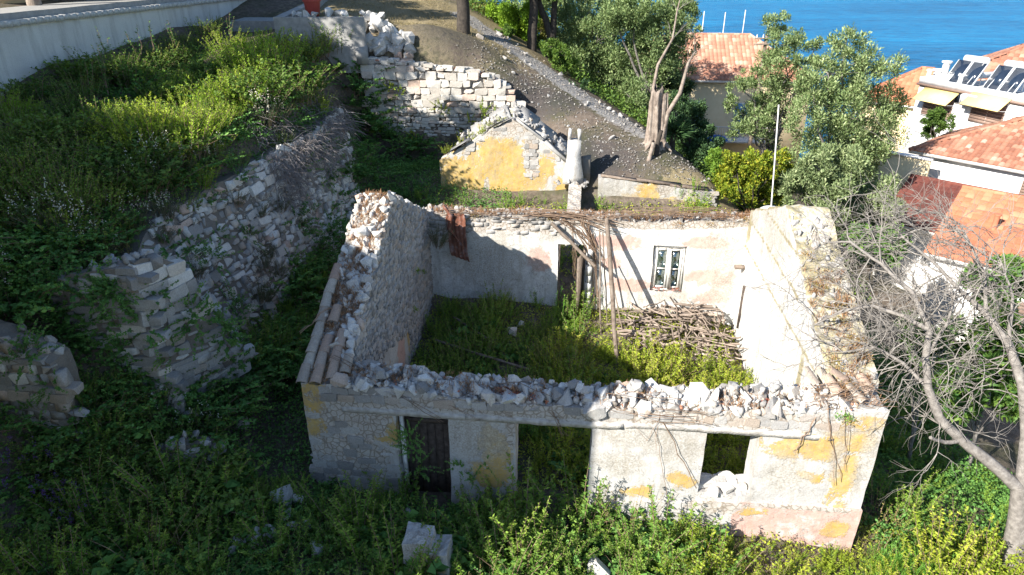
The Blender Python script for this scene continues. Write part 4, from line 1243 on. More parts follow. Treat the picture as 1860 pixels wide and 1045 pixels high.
def slope_spot():
    while True:
        px, py = ru(860, 1290), ru(60, 360)
        lo_ = np.interp(px, [860, 930, 1000, 1100, 1200, 1290], [60, 95, 140, 215, 265, 320])
        hi_ = np.interp(px, [860, 930, 1000, 1080, 1200, 1290], [110, 175, 215, 300, 325, 345])
        if lo_ < py < hi_: return px, py
for i in range(150):
    px, py = slope_spot(); p = on_ground(px, py)
    sc = random.choice((.04, .05, .06, .08, .12)) * ru(.7, 1.3)
    if random.random() < .05: sc *= 3
    P.add('rub', p + UP * sc * .1, rot3(), (sc * 1.25, sc, sc * .8), 'wallstone')
for i in range(110):       # edging stones along the track
    t = ru(0, 4.99); k = int(t); f = t - k
    x = TRACK[k][0] * (1 - f) + TRACK[k + 1][0] * f + random.choice((-1, 1, 1)) * ru(.5, 1.25) * .8; y = TRACK[k][1] * (1 - f) + TRACK[k + 1][1] * f + ru(-.3, .9)
    sc = random.choice((.04, .06, .08, .12, .2)) * ru(.8, 1.2)
    P.add('rub', (x, y, gz(x, y) + sc * .25), rot3(), (sc * 1.2, sc, sc * .8), 'wallstone')
P.done()

gv = Soup()
for i in range(2600):
    if i % 3:
        px, py = slope_spot(); p = on_ground(px, py) if i % 9 == 1 else None
        if p is None:
            q = last; x, y = q.x + random.gauss(0, .5), q.y + random.gauss(0, .5)
        else:
            last = p; x, y = p.x, p.y
    else:
        t = ru(0, 4.99); k = int(t); f = t - k
        x = TRACK[k][0] * (1 - f) + TRACK[k + 1][0] * f + random.gauss(0, .45); y = TRACK[k][1] * (1 - f) + TRACK[k + 1][1] * f + random.gauss(0, .45)
    sc = random.choice((.025, .035, .05, .07)) * ru(.8, 1.3)
    V, F = RUB[i % 14]
    W_ = V * np.array((sc * 1.3, sc, sc * .8)) + np.array((x, y, gz(x, y) + sc * .1)) if False else V * np.array((sc * 1.3, sc, sc * .8)) + np.array((x, y, 0))
    gv.v.append(W_.astype(np.float32)); 
    for f_ in F: gv.f.append((np.asarray([f_], np.int32) + gv.n, 0, np.array([.5], np.float32)))
    gv.n += len(W_)
VV = np.concatenate(gv.v); off = 0
cx = np.array([v[:, 0].mean() for v in gv.v]); cy = np.array([v[:, 1].mean() for v in gv.v]); gg = ground(cx, cy)
for v, g in zip(gv.v, gg): v[:, 2] += g + .02
tag(put('gravel', gv.mesh('gravel', M['gravel'])), 'loose gravel and chips strewn over the slope and track', 'gravel', kind='stuff')

# ================================================================ village
def tile_piece(w, L, kind):
    """one roof tile lying in local x (across) and y (up the slope)"""
    n = 5; V = []; F = []
    for y, dz in ((0, .018), (L * 1.08, 0)):
        for i in range(n + 1):
            x = -w / 2 + w * i / n
            V.append((x, y, dz + (.045 * math.sin(math.pi * i / n) if kind == 'roman' else .02 * math.sin(math.pi * i / n))))
    for i in range(n): F.append((i, i + 1, n + 2 + i, n + 1 + i))
    b = len(V)
    for i in range(n + 1): V.append((V[i][0], 0, -.02))
    for i in range(n): F.append((b + i, b + i + 1, i + 1, i))
    return V, F
_tm = {}
def roof_plane(parent, roof, O, eu, ev, Lu, Lv, inside, mat, tw=.3, tl=.36, individual=0, kind='roman'):
    O = Vector(O); eu = Vector(eu).normalized(); ev = Vector(ev).normalized(); n = eu.cross(ev)
    if n.z < 0: n = -n
    mt = Matrix((eu, ev, n)).transposed()
    if mt.determinant() < 0: mt = Matrix((-eu, ev, n)).transposed()
    nu, nv = int(Lu / tw), int(Lv / tl)
    V, F = tile_piece(tw, tl, kind)
    key = (round(tw, 3), round(tl, 3), kind, mat)
    if key not in _tm:
        me = bpy.data.meshes.new('tile'); me.from_pydata(V, [], F); me.materials.append(M[mat]); me.update(); _tm[key] = me
    VA = np.array(V); so = Soup(); cnt = 0
    spots = []
    for j in range(nv):
        for i in range(nu):
            u, v = (i + .5) * Lu / nu, j * Lv / nv
            if inside is None or inside(u / Lu, (v + tl / 2) / Lv):
                spots.append((u, v))
    spots.sort(key=lambda q: (O + eu * q[0] + ev * q[1] - Vector((0, 0, CAM_H))).length)
    for u, v in spots:
        p = O + eu * u + ev * v + n * (.03 + ru(-.004, .008))
        e = (mt @ Euler((ru(-.01, .01), ru(-.02, .02), ru(-.02, .02))).to_matrix())
        if cnt < individual:
            put('tile', _tm[key], roof, p, e.to_euler()); cnt += 1
        else:
            so.add(VA @ np.array(e).T + np.array(p), F, 0)
    if so.n:
        tag(put('tile_field' if individual else 'tile', so.mesh('tiles', M[mat]), roof), kind='stuff')

def village_house(name, label, A, e, L, Wd, z0, ze, rise, hip, wallmat, tilemat, tw=.3, tl=.36, individual=0, over=.35, kind='roman'):
    """A front-left ground corner; e along the front eave; depth runs to the left-hand normal of e"""
    e = Vector((e[0], e[1], 0)).normalized(); q = Vector((-e.y, e.x, 0))
    A = Vector((A[0], A[1], 0))
    th = thing(name, label, 'house', (A.x, A.y, z0))
    so = Soup(); c = A + e * L / 2 + q * Wd / 2
    so.box(c + UP * (z0 + ze) / 2, e, q, UP, L / 2, Wd / 2, (ze - z0) / 2)
    put('wall', so.mesh('wall', M[wallmat]), th)
    a = A - e * over - q * over; LL = L + 2 * over; WW = Wd + 2 * over
    hl = WW / 2 if hip else 0.0
    hl = min(hl, LL * .45)
    r0 = a + q * WW / 2 + e * hl + UP * (ze + rise); r1 = a + q * WW / 2 + e * (LL - hl) + UP * (ze + rise)
    c0, c1, c2, c3 = [x + UP * ze for x in (a, a + e * LL, a + e * LL + q * WW, a + q * WW)]
    so = Soup()
    so.add([x[:] for x in (c0, c1, c2, c3, r0, r1)], [(0, 1, 5, 4), (2, 3, 4, 5)]); b = so.n
    so.add([x[:] for x in (c0, c1, c2, c3, r0, r1)], [(0, 4, 3), (1, 2, 5)])
    so.add([x[:] for x in (c0, c1, c2, c3)] + [(x - UP * .14)[:] for x in (c0, c1, c2, c3)], [(4, 5, 1, 0), (5, 6, 2, 1), (6, 7, 3, 2), (7, 4, 0, 3), (7, 6, 5, 4)])
    roof = put('roof', so.mesh('roof', M['white'] if hip or True else None), th)
    sl = math.hypot(WW / 2, rise)
    ev = (q * (WW / 2) + UP * rise).normalized()
    k = hl / LL
    ins = (lambda u, v: k * v - .004 < u < 1 - k * v + .004) if hip else None
    roof_plane(th, roof, c0, e, ev, LL, sl, ins, tilemat, tw, tl, individual, kind)
    ev2 = (-q * (WW / 2) + UP * rise).normalized()
    roof_plane(th, roof, c2, -e, ev2, LL, sl, ins, tilemat, tw, tl, 0, kind)
    if hip:
        sl2 = math.hypot(hl, rise)
        tri = lambda u, v: .5 * v - .01 < u < 1 - .5 * v + .01
        roof_plane(th, roof, c3, -q, (e * hl + UP * rise).normalized(), WW, sl2, tri, tilemat, tw, tl, 0, kind)
        roof_plane(th, roof, c1, q, (-e * hl + UP * rise).normalized(), WW, sl2, tri, tilemat, tw, tl, 0, kind)
    # ridge caps
    so = Soup(); n = max(3, int((r1 - r0).length / .4))
    for i in range(n):
        p0 = r0.lerp(r1, i / n); p1 = r0.lerp(r1, (i + 1.1) / n)
        so.tube([p0 + UP * .03, p1 + UP * .05], [.12, .1], 6)
    if hip:
        for (cc, rr) in ((c0, r0), (c3, r0), (c1, r1), (c2, r1)):
            for i in range(12):
                so.tube([cc.lerp(rr, i / 12) + UP * .04, cc.lerp(rr, (i + 1.1) / 12) + UP * .05], [.11, .1], 6)
    put('ridge_cap', so.mesh('ridge_cap', M[tilemat], True), roof)
    return th, A, e, q

def window(th, P, e, n, w, h, glass='panel', frame='white', shutter=None):
    """window proud on a wall: P centre, e along the wall, n outward"""
    b = box_part('window', th, P + n * .02, e, n, UP, w / 2 + .06, .03, h / 2 + .06, frame)
    box_part('pane', b, P + n * .045, e, n, UP, w / 2, .012, h / 2, glass)
    box_part('mullion', b, P + n * .062, e, n, UP, .025, .01, h / 2, frame)
    if shutter:
        so = Soup()
        for i in range(8):
            so.box(P + n * .075 + UP * (-h / 2 + h * (i + .5) / 8), e, (n + UP * .5).normalized(), (UP - n * .5).normalized(), w / 2, .012, h / 17)
        put('shutter', so.mesh('shutter', M[shutter]), b)
    return b

# orange roof close by on the right, white wall below
vA = at_level(1703, 458, .55)
fe = Vector((.74, -.67, 0)).normalized()
hF, fA, fE, fQ = village_house('house', 'white house with clean orange tiled roof and a pipe vent behind the bare tree', (vA.x + .1 , vA.y + .3), fe, 12, 9.0, -4, .4, 1.6, False, 'white', 'tile_orange', .3, .36, 300, .35, 'flat')
vp = at_level(1805, 415, 1.25)
so = Soup(); so.tube([vp - UP * .2, vp + UP * .55], [.1, .1], 10); so.tube([vp + UP * .55, vp + UP * .62], [.13, .13], 10)
put('vent_pipe', so.mesh('vent_pipe', M['pipe'], True), hF)
window(hF, fA + fE * 3 - UP * 1.3, fE, -fQ, 1.1, 1.2, 'panel', 'white', 'shutter')
window(hF, fA + fE * 6.5 - UP * 1.3, fE, -fQ, 1.1, 1.2, 'panel', 'white', 'shutter')
# red roof beyond it, its shade put into the tile colour
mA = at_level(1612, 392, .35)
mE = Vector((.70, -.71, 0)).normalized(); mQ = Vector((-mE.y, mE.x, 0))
hM, *_ = village_house('house', 'low house with dark maroon tiled roof beside the olive tree', (mA.x, mA.y), mE, 5.6, 6.4, -4, .15, 1.35, False, 'white', 'tile_shaded', .3, .36, 300, .3, 'flat')
# white house with weathered hip roof
eA = at_level(1668, 274, 2.3)
eE = Vector((.66, -.75, 0)).normalized()
hE, eeA, eeE, eeQ = village_house('house', 'white house with weathered red hip roof below the flat-roofed block', (eA.x + .25, eA.y + .25), eE, 8.5, 7.0, -4, 2.25, 1.75, True, 'white', 'tile_old', .22, .3, 300, .4)
window(hE, eeA + eeE * 5.2 + UP * 1.2, eeE, -eeQ, 1.0, 1.1, 'panel', 'white', 'shutter')
yl = thing('garden_wall', 'short cream wall beside the weathered hip roof', 'wall', (eA.x - 1.5, eA.y + .5, 0))
box_part('body', yl, (eA.x - 1.2, eA.y - .3, .2), eE, Vector((-eE.y, eE.x, 0)), UP, 1.6, .12, 2.0, 'cream')
box_part('coping', yl, (eA.x - 1.2, eA.y - .3, 2.24), eE, Vector((-eE.y, eE.x, 0)), UP, 1.65, .18, .04, 'white')

# flat-roofed white block with awnings and solar heaters
c0 = at_level(1672, 148, 4.6); c1 = at_level(1830, 178, 4.6)
bE = Vector((c1.x - c0.x, c1.y - c0.y, 0)); bL = bE.length; bE.normalize(); bQ = Vector((-bE.y, bE.x, 0))
blk = thing('apartment_block', 'white flat-roofed block with yellow awnings and solar water heaters', 'building', (c0.x, c0.y, -4))
bo = Vector((c0.x, c0.y, 0)); LX = bL + 5
bw = box_part('wall', blk, bo + bE * LX / 2 + bQ * 4 + UP * .2, bE, bQ, UP, LX / 2, 4, 4.2, 'white')
box_part('cornice', blk, bo + bE * LX / 2 - bQ * .06 + UP * 4.47, bE, bQ, UP, LX / 2 + .1, .1, .06, 'shutter')
for (cc, hx, hy, aa) in ((bo + bE * LX / 2 - bQ * .0 + UP * 4.7, LX / 2 + .02, .09, 0), (bo + bE * .0 + bQ * 4 + UP * 4.7, .09, 4, 0), (bo + bE * LX / 2 + bQ * 7.95 + UP * 4.7, LX / 2, .09, 0)):
    box_part('parapet', blk, cc, bE, bQ, UP, hx, hy, .17, 'white')
def fac(px, py):
    """point on the block's long facade seen at a pixel"""
    r = ray(px, py); n = bQ
    t = (bo - Vector((0, 0, 0))).dot(n) / (r.x * n.x + r.y * n.y)
    return Vector((r.x * t, r.y * t, CAM_H + r.z * t))
for k, (px, py) in enumerate(((1706, 188), (1797, 198))):
    p = fac(px, py); p = p - UP * .15
    window(blk, p, bE, -bQ, 1.9, 1.25, 'panel', 'white', 'shutter')
    aw = thing('awning', ('yellow canvas awning over the window nearest the block corner', 'yellow canvas awning over the window beside the air conditioner')[k], 'awning', p)
    dn = (-bQ * .8 - UP * .62).normalized()
    so = Soup(); so.box(p + UP * .95 - bQ * .42 - UP * .34, bE, dn, bE.cross(dn), 1.12, .56, .012)
    put('canvas', so.mesh('canvas', M['awning']), aw)
    for s in (-1, 1):
        so = Soup(); so.tube([p + bE * s * 1.08 + UP * .2, p + bE * s * 1.08 - bQ * .86 + UP * .27], .018, 5)
        put('arm', so.mesh('arm', M['metal']), aw)
p = fac(1747, 175); window(blk, p, bE, -bQ, .7, .75, 'panel', 'white')
p = fac(1767, 182)
ac = thing('air_conditioner', 'white air conditioner box on the block facade between the awnings', 'air conditioner', p)
box_part('case', ac, p - bQ * .2, bE, bQ, UP, .42, .17, .3, 'white')
so = Soup(); so.tube([p - bQ * .371 - bE * .12, p - bQ * .385 - bE * .12], [.2, .2], 14); put('fan_grille', so.mesh('fan_grille', M['metal']), ac)
def heater(pc, lab):
    t = thing('solar_heater', lab, 'solar heater', pc)
    up = (bQ * .55 + UP * .84).normalized()      # panels lean back, facing the sun side
    for k in range(2):
        c = pc + bE * (-.5 + 1.0 * k) + UP * .6
        b = box_part('panel', t, c, bE, up.cross(bE), up, .42, .035, .72, 'panel')
        for s in (-1, 1):
            box_part('edge', b, c + bE * s * .44, bE, up.cross(bE), up, .018, .045, .74, 'steel')
    so = Soup(); tc = pc + bQ * .6 + UP * 1.32
    so.tube([tc - bE * .75, tc - bE * .7, tc + bE * .7, tc + bE * .75], [.15, .21, .21, .15], 14)
    put('tank', so.mesh('tank', M['steel'], True), t)
    so = Soup()
    for s in (-1, 1):
        so.tube([pc + bE * s * .62 + bQ * .6, tc + bE * s * .62], .03, 5); so.tube([pc + bE * s * .62 - bQ * .5, tc + bE * s * .62], .025, 5); so.tube([pc + bE * s * .62 - bQ * .5, pc + bE * s * .62 + bQ * .6], .025, 5)
    put('stand', so.mesh('stand', M['metal']), t)
heater(at_level(1748, 152, 4.45), 'solar water heater standing near the corner of the flat roof')
heater(at_level(1822, 164, 4.45), 'solar water heater next to the long red roof')
for px, py, h, r_, lab in ((1684, 140, .6, .13, 'white roof vent on the outer corner of the flat roof'), (1700, 138, .55, .24, 'stubby white chimney on the flat roof behind the corner vent'), (1713, 134, .9, .22, 'taller white chimney on the flat roof beside the solar heater'), (1741, 150, .6, .13, 'white roof vent in front of the solar panels')):
    p = at_level(px, py + 8, 4.5)
    v = thing('roof_vent', lab, 'roof vent', p)
    so = Soup(); so.tube([p - UP * .1, p + UP * h], [r_, r_ * .9], 8); put('stack', so.mesh('stack', M['white']), v)
    so = Soup(); so.tube([p + UP * h, p + UP * (h + .1)], [r_ * 1.35, r_ * 1.35], 8); put('cap', so.mesh('cap', M['white']), v)
# long red roof behind the block
dA = at_level(1752, 158, 4.2)
village_house('house', 'house with broad red tiled roof behind the solar panels by the water', (31.8, 51.5), (.78, -.62), 17, 9.5, -8, 3.1, 2.7, True, 'white', 'tile_old', .34, .4, 0)
# small house behind the olive crown
bA = at_level(1566, 182, 1.9)
hB, bbA, bbE, bbQ = village_house('house', 'yellow house with orange hip roof half hidden by the olive tree', (bA.x, bA.y), (.80, -.60), 6.5, 6, -6, 1.9, 2.1, True, 'cream', 'tile_orange', .3, .36, 0)
window(hB, bbA + bbE * 5 + UP * .6, bbE, -bbQ, 1.0, 1.4, 'panel', 'white', 'shutter')
# yellow house with balcony
aA = at_level(1120, 140, 3.2); aA2 = at_level(1410, 142, 3.2)
aE = Vector((1, -.10, 0)).normalized()
hA, aaA, aaE, aaQ = village_house('house', 'cream two-storey house with faded tiled roof and balcony behind the olives', (aA.x, aA.y), aE, 14.0, 8, -6.5, 3.1, 2.7, True, 'cream', 'tile_pink', .3, .4, 0)
for px, w, h, g in ((1258, 1.3, 2.3, 'bluedoor'), (1345, 1.2, 2.2, 'bluedoor')):
    k = (at_depth(px, 190, aaA.y).x - aaA.x)
    window(hA, aaA + aaE * k + UP * .35, aaE, -aaQ, w, h, g, 'white')
aaA0 = aaA; aaA = aaA + aaE * 5.2
bal = box_part('balcony', hA, aaA + aaE * 2.6 - aaQ * .7 - UP * 1.05, aaE, aaQ, UP, 3.2, .7, .1, 'white')
so = Soup()
for i in range(40):
    so.tube([aaA + aaE * (-.5 + i * .158) - aaQ * 1.35 - UP * .95, aaA + aaE * (-.5 + i * .158) - aaQ * 1.35 - UP * .0], .015, 4)
so.tube([aaA - aaE * .6 - aaQ * 1.35, aaA + aaE * 5.8 - aaQ * 1.35], .03, 5)
put('railing', so.mesh('railing', M['white']), bal)
p = at_depth(1303, 248, aaA.y - 1.6)
par = thing('parasol', 'small closed blue parasol below the balcony of the cream house', 'parasol', p - UP * 1.6)
so = Soup(); so.tube([p - UP * 1.9, p], .03, 6); put('pole', so.mesh('pole', M['metal']), par)
so = Soup(); so.tube([p - UP * .25, p, p + UP * .12], [.8, .55, .04], 10); put('canopy', so.mesh('canopy', M['blue']), par)
for px, py in ((1275, 60), (1313, 62), (1349, 58)):
    b = at_depth(px, py, aaA.y + 4.0)
    an = put('antenna_rod', None) if False else None
    so = Soup(); so.tube([b - UP * .3, b + UP * 1.55], .035, 5)
    put('mast', so.mesh('mast', M['white']), hA)
so = Soup()
for i in range(3):
    p = at_depth(1268 + i * 16, 62 - i, aaA.y + 4.0); so.tube([p - Vector((.5, 0, .25)), p + Vector((.4, 0, -.2))], .22, 8)
put('mortar_cap', so.mesh('mortar_cap', M['white'], True), hA)

# utility pole and overhead wires
up0 = at_depth(1388, 95, 46)
upl = thing('utility_pole', 'grey utility pole with cross arm beside the cream house roof', 'utility pole', (up0.x, up0.y, -3))
so = Soup(); so.tube([(up0.x, up0.y, -3.5), (up0.x, up0.y, up0.z + 1.1)], [.15, .11], 8); put('pole', so.mesh('pole', M['oldwood'], True), upl)
for dz in (.5, .85):
    so = Soup(); so.box((up0.x, up0.y - .14, up0.z + dz), (1, 0, 0), (0, 1, 0), UP, .75, .05, .05); put('cross_arm', so.mesh('cross_arm', M['oldwood']), upl)
so = Soup(); 
for s in (-.65, -.25, .25, .65): so.tube([(up0.x + s, up0.y - .14, up0.z + .9), (up0.x + s, up0.y - .14, up0.z + 1.08)], [.04, .03], 6)
put('insulator', so.mesh('insulator', M['white'], True), upl)
for i, (a, b, lab) in enumerate((((1640, 208, 40), (1900, 262, 33), 'thin overhead wire strung across the white block facade'), ((1630, 195, 41), (1900, 232, 34), 'upper overhead wire crossing the block between the awnings'))):
    pa, pb = at_depth(*a), at_depth(*b)
    pts = [pa.lerp(pb, k / 10) - UP * .35 * math.sin(math.pi * k / 10) for k in range(11)]
    so = Soup(); so.tube(pts, .012, 4)
    tag(put('overhead_wire', so.mesh('overhead_wire', M['wire'])), lab, 'wire')

# sailing boat moored off the red roof
bp = Vector((110, 138, SEA_Z))
bt = thing('sailing_boat', 'white sailing boat with furled boom and rigging moored on the water', 'sailing boat', bp)
V = []; F = []
for i in range(13):
    t = i / 12; w = 1.8 * math.sin(math.pi * min(1, t * .62 + .32)) ** .8 * (1 if t < .98 else .2) * (1 - max(0, t - .6) * 1.6); sh = 1.3 + .5 * (t - .4) ** 2
    for (fx, z) in ((-1, sh), (-.8, .3), (-.1, -.4), (.1, -.4), (.8, .3), (1, sh)):
        V.append((bp.x - 7 + 14 * (1 - t), bp.y + fx * max(.05, w), bp.z + z))
for i in range(12):
    for j in range(5):
        F.append((i * 6 + j, i * 6 + j + 1, (i + 1) * 6 + j + 1, (i + 1) * 6 + j))
    F.append((i * 6, (i + 1) * 6, (i + 1) * 6 + 5, i * 6 + 5))
so = Soup(); so.add(V, F); put('hull', so.mesh('hull', M['white'], False), bt)
so = Soup(); so.box((bp.x - .5, bp.y, bp.z + 1.75), (1, 0, 0), (0, 1, 0), UP, 2.6, 1.0, .4, 0, .05); put('cabin', so.mesh('cabin', M['white']), bt)
so = Soup(); so.tube([(bp.x, bp.y, bp.z + 1), (bp.x, bp.y, bp.z + 18)], [.12, .08], 8); put('mast', so.mesh('mast', M['metal'], True), bt)
so = Soup(); so.tube([(bp.x, bp.y, bp.z + 4.6), (bp.x - 6.5, bp.y, bp.z + 4.3)], [.2, .16], 8); put('boom', so.mesh('boom', M['white'], True), bt)
so = Soup()
for q in ((-6.8, 0, 1.5), (6.8, 0, 1.7), (-.3, 1.7, 1.4), (-.3, -1.7, 1.4), (-4.5, .3, 4.4), (-6.3, -.2, 4.4)):
    so.tube([(bp.x, bp.y, bp.z + 17.6), (bp.x + q[0], bp.y + q[1], bp.z + q[2])], .035, 4)
so.tube([(bp.x - .9, bp.y, bp.z + 11), (bp.x + .9, bp.y, bp.z + 11)], .05, 4)
put('rigging', so.mesh('rigging', M['wire']), bt)
so = Soup(); so.box((bp.x - 4.6, bp.y, bp.z + 3.3), (1, 0, .05), (0, 1, 0), UP, 1.7, 1.4, .05, 0, .03); put('canopy', so.mesh('canopy', M['metal']), bt)

# ================================================================ houses shading the scene; the nearer one is unseen, added for its shade
SD = Vector((SUN_DIR.x, SUN_DIR.y, 0)).normalized(); SPp = Vector((-SD.y, SD.x, 0))
if SPp.x < 0: SPp = -SPp
nb0 = SD * 12.5 + SPp * -25.6
nE = SPp; nQ = Vector((-nE.y, nE.x, 0))
village_house('shading_house', 'two-storey cream neighbour house with tiled hip roof up the slope from the ruin', (nb0.x, nb0.y), nE, 17.0, 9.0, 1, 11.0, 3.1, True, 'cream', 'tile_old', .3, .4, 0)
uh = village_house('shading_house', 'cream upper house on the paved terrace behind the stucco garden wall', (-19.0, 27.6), (.14, 1), 11, 8, 8, 16.0, 2.2, True, 'cream', 'tile_old', .3, .4, 0)
wall('patio', None, (-19.0, 18.0, 0), (.14, .99, 0), (.99, -.14, 0), [(0, 24, 8.5, 9.62)], 2.1, 'concrete', .6, .01, .0)
tag(bpy.data.objects['patio'], kind='structure')

M['straw'] = mat_leaf('straw_blade', [(0, (.16, .13, .06)), (.5, (.28, .23, .12)), (1, (.38, .33, .20))], .2)
# ================================================================ trees
def nrm(n): 
    v = RNG.normal(size=(n, 3)); return v / np.linalg.norm(v, axis=1, keepdims=True)

def crown_soup(so, C, rad, n, L, Wl, mat=0, up=.3, pw=2.4, squash=.85):
    d = nrm(n)
    r = rad * RNG.random(n) ** (1 / pw)
    r *= 1 + .25 * np.sin(d[:, 0] * 5 + C[0]) * np.cos(d[:, 2] * 4 + C[1])
    P = np.array(C) + d * r[:, None] * np.array([1, 1, squash])
    D = d * .7 + nrm(n) * .7 + np.array([0, 0, up])
    so.leaves(P, D, L * RNG.uniform(.7, 1.3, n), Wl * RNG.uniform(.7, 1.3, n), mat)

def branchy(so, a, b, r0, r1, wob=.12, seg=7, sides=6, mat=0):
    a = Vector(a); b = Vector(b); L = (b - a).length
    pts = [a.lerp(b, i / (seg - 1)) + noise.noise_vector(a + Vector((i * .6, 0, 0))) * wob * L * .5 * math.sin(math.pi * i / (seg - 1)) for i in range(seg)]
    so.tube(pts, [r0 + (r1 - r0) * i / (seg - 1) for i in range(seg)], sides, mat)
    return pts

def tree(name, label, base_px, Y, clumps, nleaf, leaf, bark='barkgrey', L=.15, Wl=.052, trunk=.2, dy=1.2, group=None, cat='tree', gap=.0):
    bx = at_depth(base_px[0], base_px[1], Y)
    b = Vector((bx.x, Y, gz(bx.x, Y)))
    t = thing(name, label, cat, b, group)
    tr = Soup(); cr = Soup()
    cs = []
    for (px, py, rp) in clumps:
        yy = Y + ru(-dy, dy)
        c = at_depth(px, py, yy); dep = c.y * CP - (c.z - CAM_H) * SP
        cs.append((c, rp * 1.12 * dep / FPX))
    nleaf = int(nleaf * 1.45)
    tot = sum(r * r for _, r in cs)
    mid = sum((c for c, _ in cs), Vector()) / len(cs)
    fork = b.lerp(mid, .38); fork.x = b.x * .6 + mid.x * .4
    branchy(tr, b - UP * .2, fork, trunk, trunk * .75, .1, 7, 8)
    for c, r in cs:
        branchy(tr, fork - UP * ru(0, .4), c, trunk * .42, .025, .25, 8, 5)
        n = int(nleaf * r * r / tot)
        # many small sprays make one clump, so that gaps stay open
        k = max(5, int(9 + r * 9))
        for i in range(k):
            off = Vector(nrm(1)[0]) * r * ru(.3, 1.08); off.z *= .9
            crown_soup(cr, (c + off)[:], r * ru(.16, .36), n // k, L, Wl, up=.5, pw=1.8, squash=1.15)
            if i % 3 == 0: branchy(tr, c, c + off, .022, .008, .2, 4, 4)
    put('trunk', tr.mesh('trunk', M[bark], True), t)
    put('crown', cr.mesh('crown', M[leaf]), t)
    return t

tree('olive_tree', 'large grey-green olive tree between the right gable and the village roofs', (1530, 400), 31,
     [(1535, 85, 36), (1505, 135, 48), (1560, 140, 55), (1478, 190, 45), (1545, 215, 72), (1600, 190, 42), (1610, 245, 34), (1490, 255, 55), (1570, 285, 60), (1515, 310, 55), (1465, 320, 40)], 34000, 'olive', trunk=.3)
tree('olive_tree', 'pale young olive growing against the outside of the right gable', (1540, 430), 26.5,
     [(1450, 330, 36), (1510, 345, 45), (1560, 355, 48), (1605, 360, 36), (1480, 300, 34), (1540, 300, 40), (1530, 390, 40), (1590, 400, 30)], 24000, 'olivepale', trunk=.14)
tree('olive_tree', 'slender olive tree in front of the cream house with the balcony', (1400, 320), 37,
     [(1410, 52, 26), (1428, 85, 32), (1400, 118, 36), (1462, 112, 28), (1482, 80, 14), (1448, 65, 14), (1385, 165, 36), (1430, 165, 40), (1375, 215, 32), (1405, 225, 40), (1345, 150, 20), (1350, 235, 22), (1330, 190, 18)], 17000, 'olive', trunk=.16)
tree('olive_tree', 'broad olive tree beside the dark trunks above the bare slope', (1080, 260), 40,
     [(1035, 35, 42), (1085, 75, 55), (1055, 125, 46), (1025, 85, 36), (1110, 140, 52), (1090, 185, 40), (1130, 95, 40), (1070, 20, 40), (1045, 165, 30)], 26000, 'olive', trunk=.3)
tree('olive_tree', 'far olive filling the gap behind the dark trunks', (1040, 190), 47,
     [(1000, 20, 50), (1060, 40, 55), (1010, 90, 40), (960, 30, 40), (1120, 20, 50), (1180, 20, 50), (1230, 50, 40), (1160, 90, 50), (1060, 100, 50), (1100, 140, 45), (1220, 110, 36), (900, 20, 36), (930, 60, 30)], 26000, 'olive', L=.2, Wl=.075, trunk=.3)
tree('olive_tree', 'dense olive tree behind the split dead stump', (1180, 270), 37,
     [(1150, 30, 46), (1195, 60, 46), (1175, 115, 46), (1225, 30, 34), (1235, 85, 28), (1215, 140, 34), (1150, 185, 40), (1190, 190, 30), (1240, 10, 30), (1120, 30, 36), (1130, 215, 30)], 26000, 'olive', trunk=.26)
for k, (bpx, bpy_, Yb, lab) in enumerate(((842, 66, 34.9, 'dark-trunked tree standing alone on the dry grass slope'), (966, 84, 37.5, 'dark-trunked tree at the track edge'), (1000, 88, 38.2, 'forked dark-trunked tree behind the track edge tree'))):
    b = at_depth(bpx, bpy_, Yb); b.z = gz(b.x, b.y)
    t = thing('oak_tree', lab, 'tree', b)
    tr = Soup(); cr = Soup()
    top = b + Vector((ru(-.3, .3), .2, 3.6))
    branchy(tr, b - UP * .2, top, .34 - .07 * k, .24 - .05 * k, .05, 8, 9)
    if k == 2: branchy(tr, b + UP * 1.1, top + Vector((-1.2, 0, 0)), .2, .12, .06, 7, 7)
    for i in range(9):
        c = top + Vector((ru(-2.2, 2.2), ru(-1.2, 2.2), ru(.7, 2.8)))
        branchy(tr, top - UP * .3, c, .12, .03, .2, 6, 5)
        for j in range(5): crown_soup(cr, (c + Vector(nrm(1)[0]) * .7)[:], .55, 450, .17, .085)
    for i in range(4):       # low sprays that hang into view
        c = top + Vector((ru(-1.4, 1.4), -.4, ru(-.5, .5)))
        crown_soup(cr, c[:], .5, 500, .13, .07)
    put('trunk', tr.mesh('trunk', M['barkdark'], True), t)
    put('crown', cr.mesh('crown', M['oak']), t)
tree('small_tree', 'yellow-green shrubby tree between the dark trunks', (925, 85), 40, [(905, 30, 24), (935, 35, 30), (965, 25, 24), (890, 50, 18), (945, 55, 24)], 9000, 'fennel', 'barkdark', .13, .06, .08)
tree('small_tree', 'reddish green shrub behind the lone dark trunk', (890, 60), 43, [(880, 25, 22), (895, 45, 20), (870, 40, 16), (985, 50, 24)], 6000, 'weeddry', 'barkdark', .13, .06, .06)
tree('shrub', 'dark evergreen shrub beside the dead stump', (1260, 285), 31, [(1255, 215, 34), (1235, 190, 26), (1278, 250, 28), (1248, 260, 32), (1230, 235, 24), (1290, 275, 22), (1270, 285, 24)], 16000, 'shrubdark', 'barkdark', .12, .055, .1, cat='shrub')
tree('citrus_tree', 'bright yellow-green citrus tree behind the low wall', (1365, 385), 27, [(1335, 320, 30), (1378, 300, 32), (1330, 288, 16), (1370, 345, 36), (1412, 315, 24), (1405, 350, 26), (1345, 360, 24), (1320, 350, 16), (1420, 285, 14)], 13000, 'citrus', 'barkdark', .12, .06, .08)
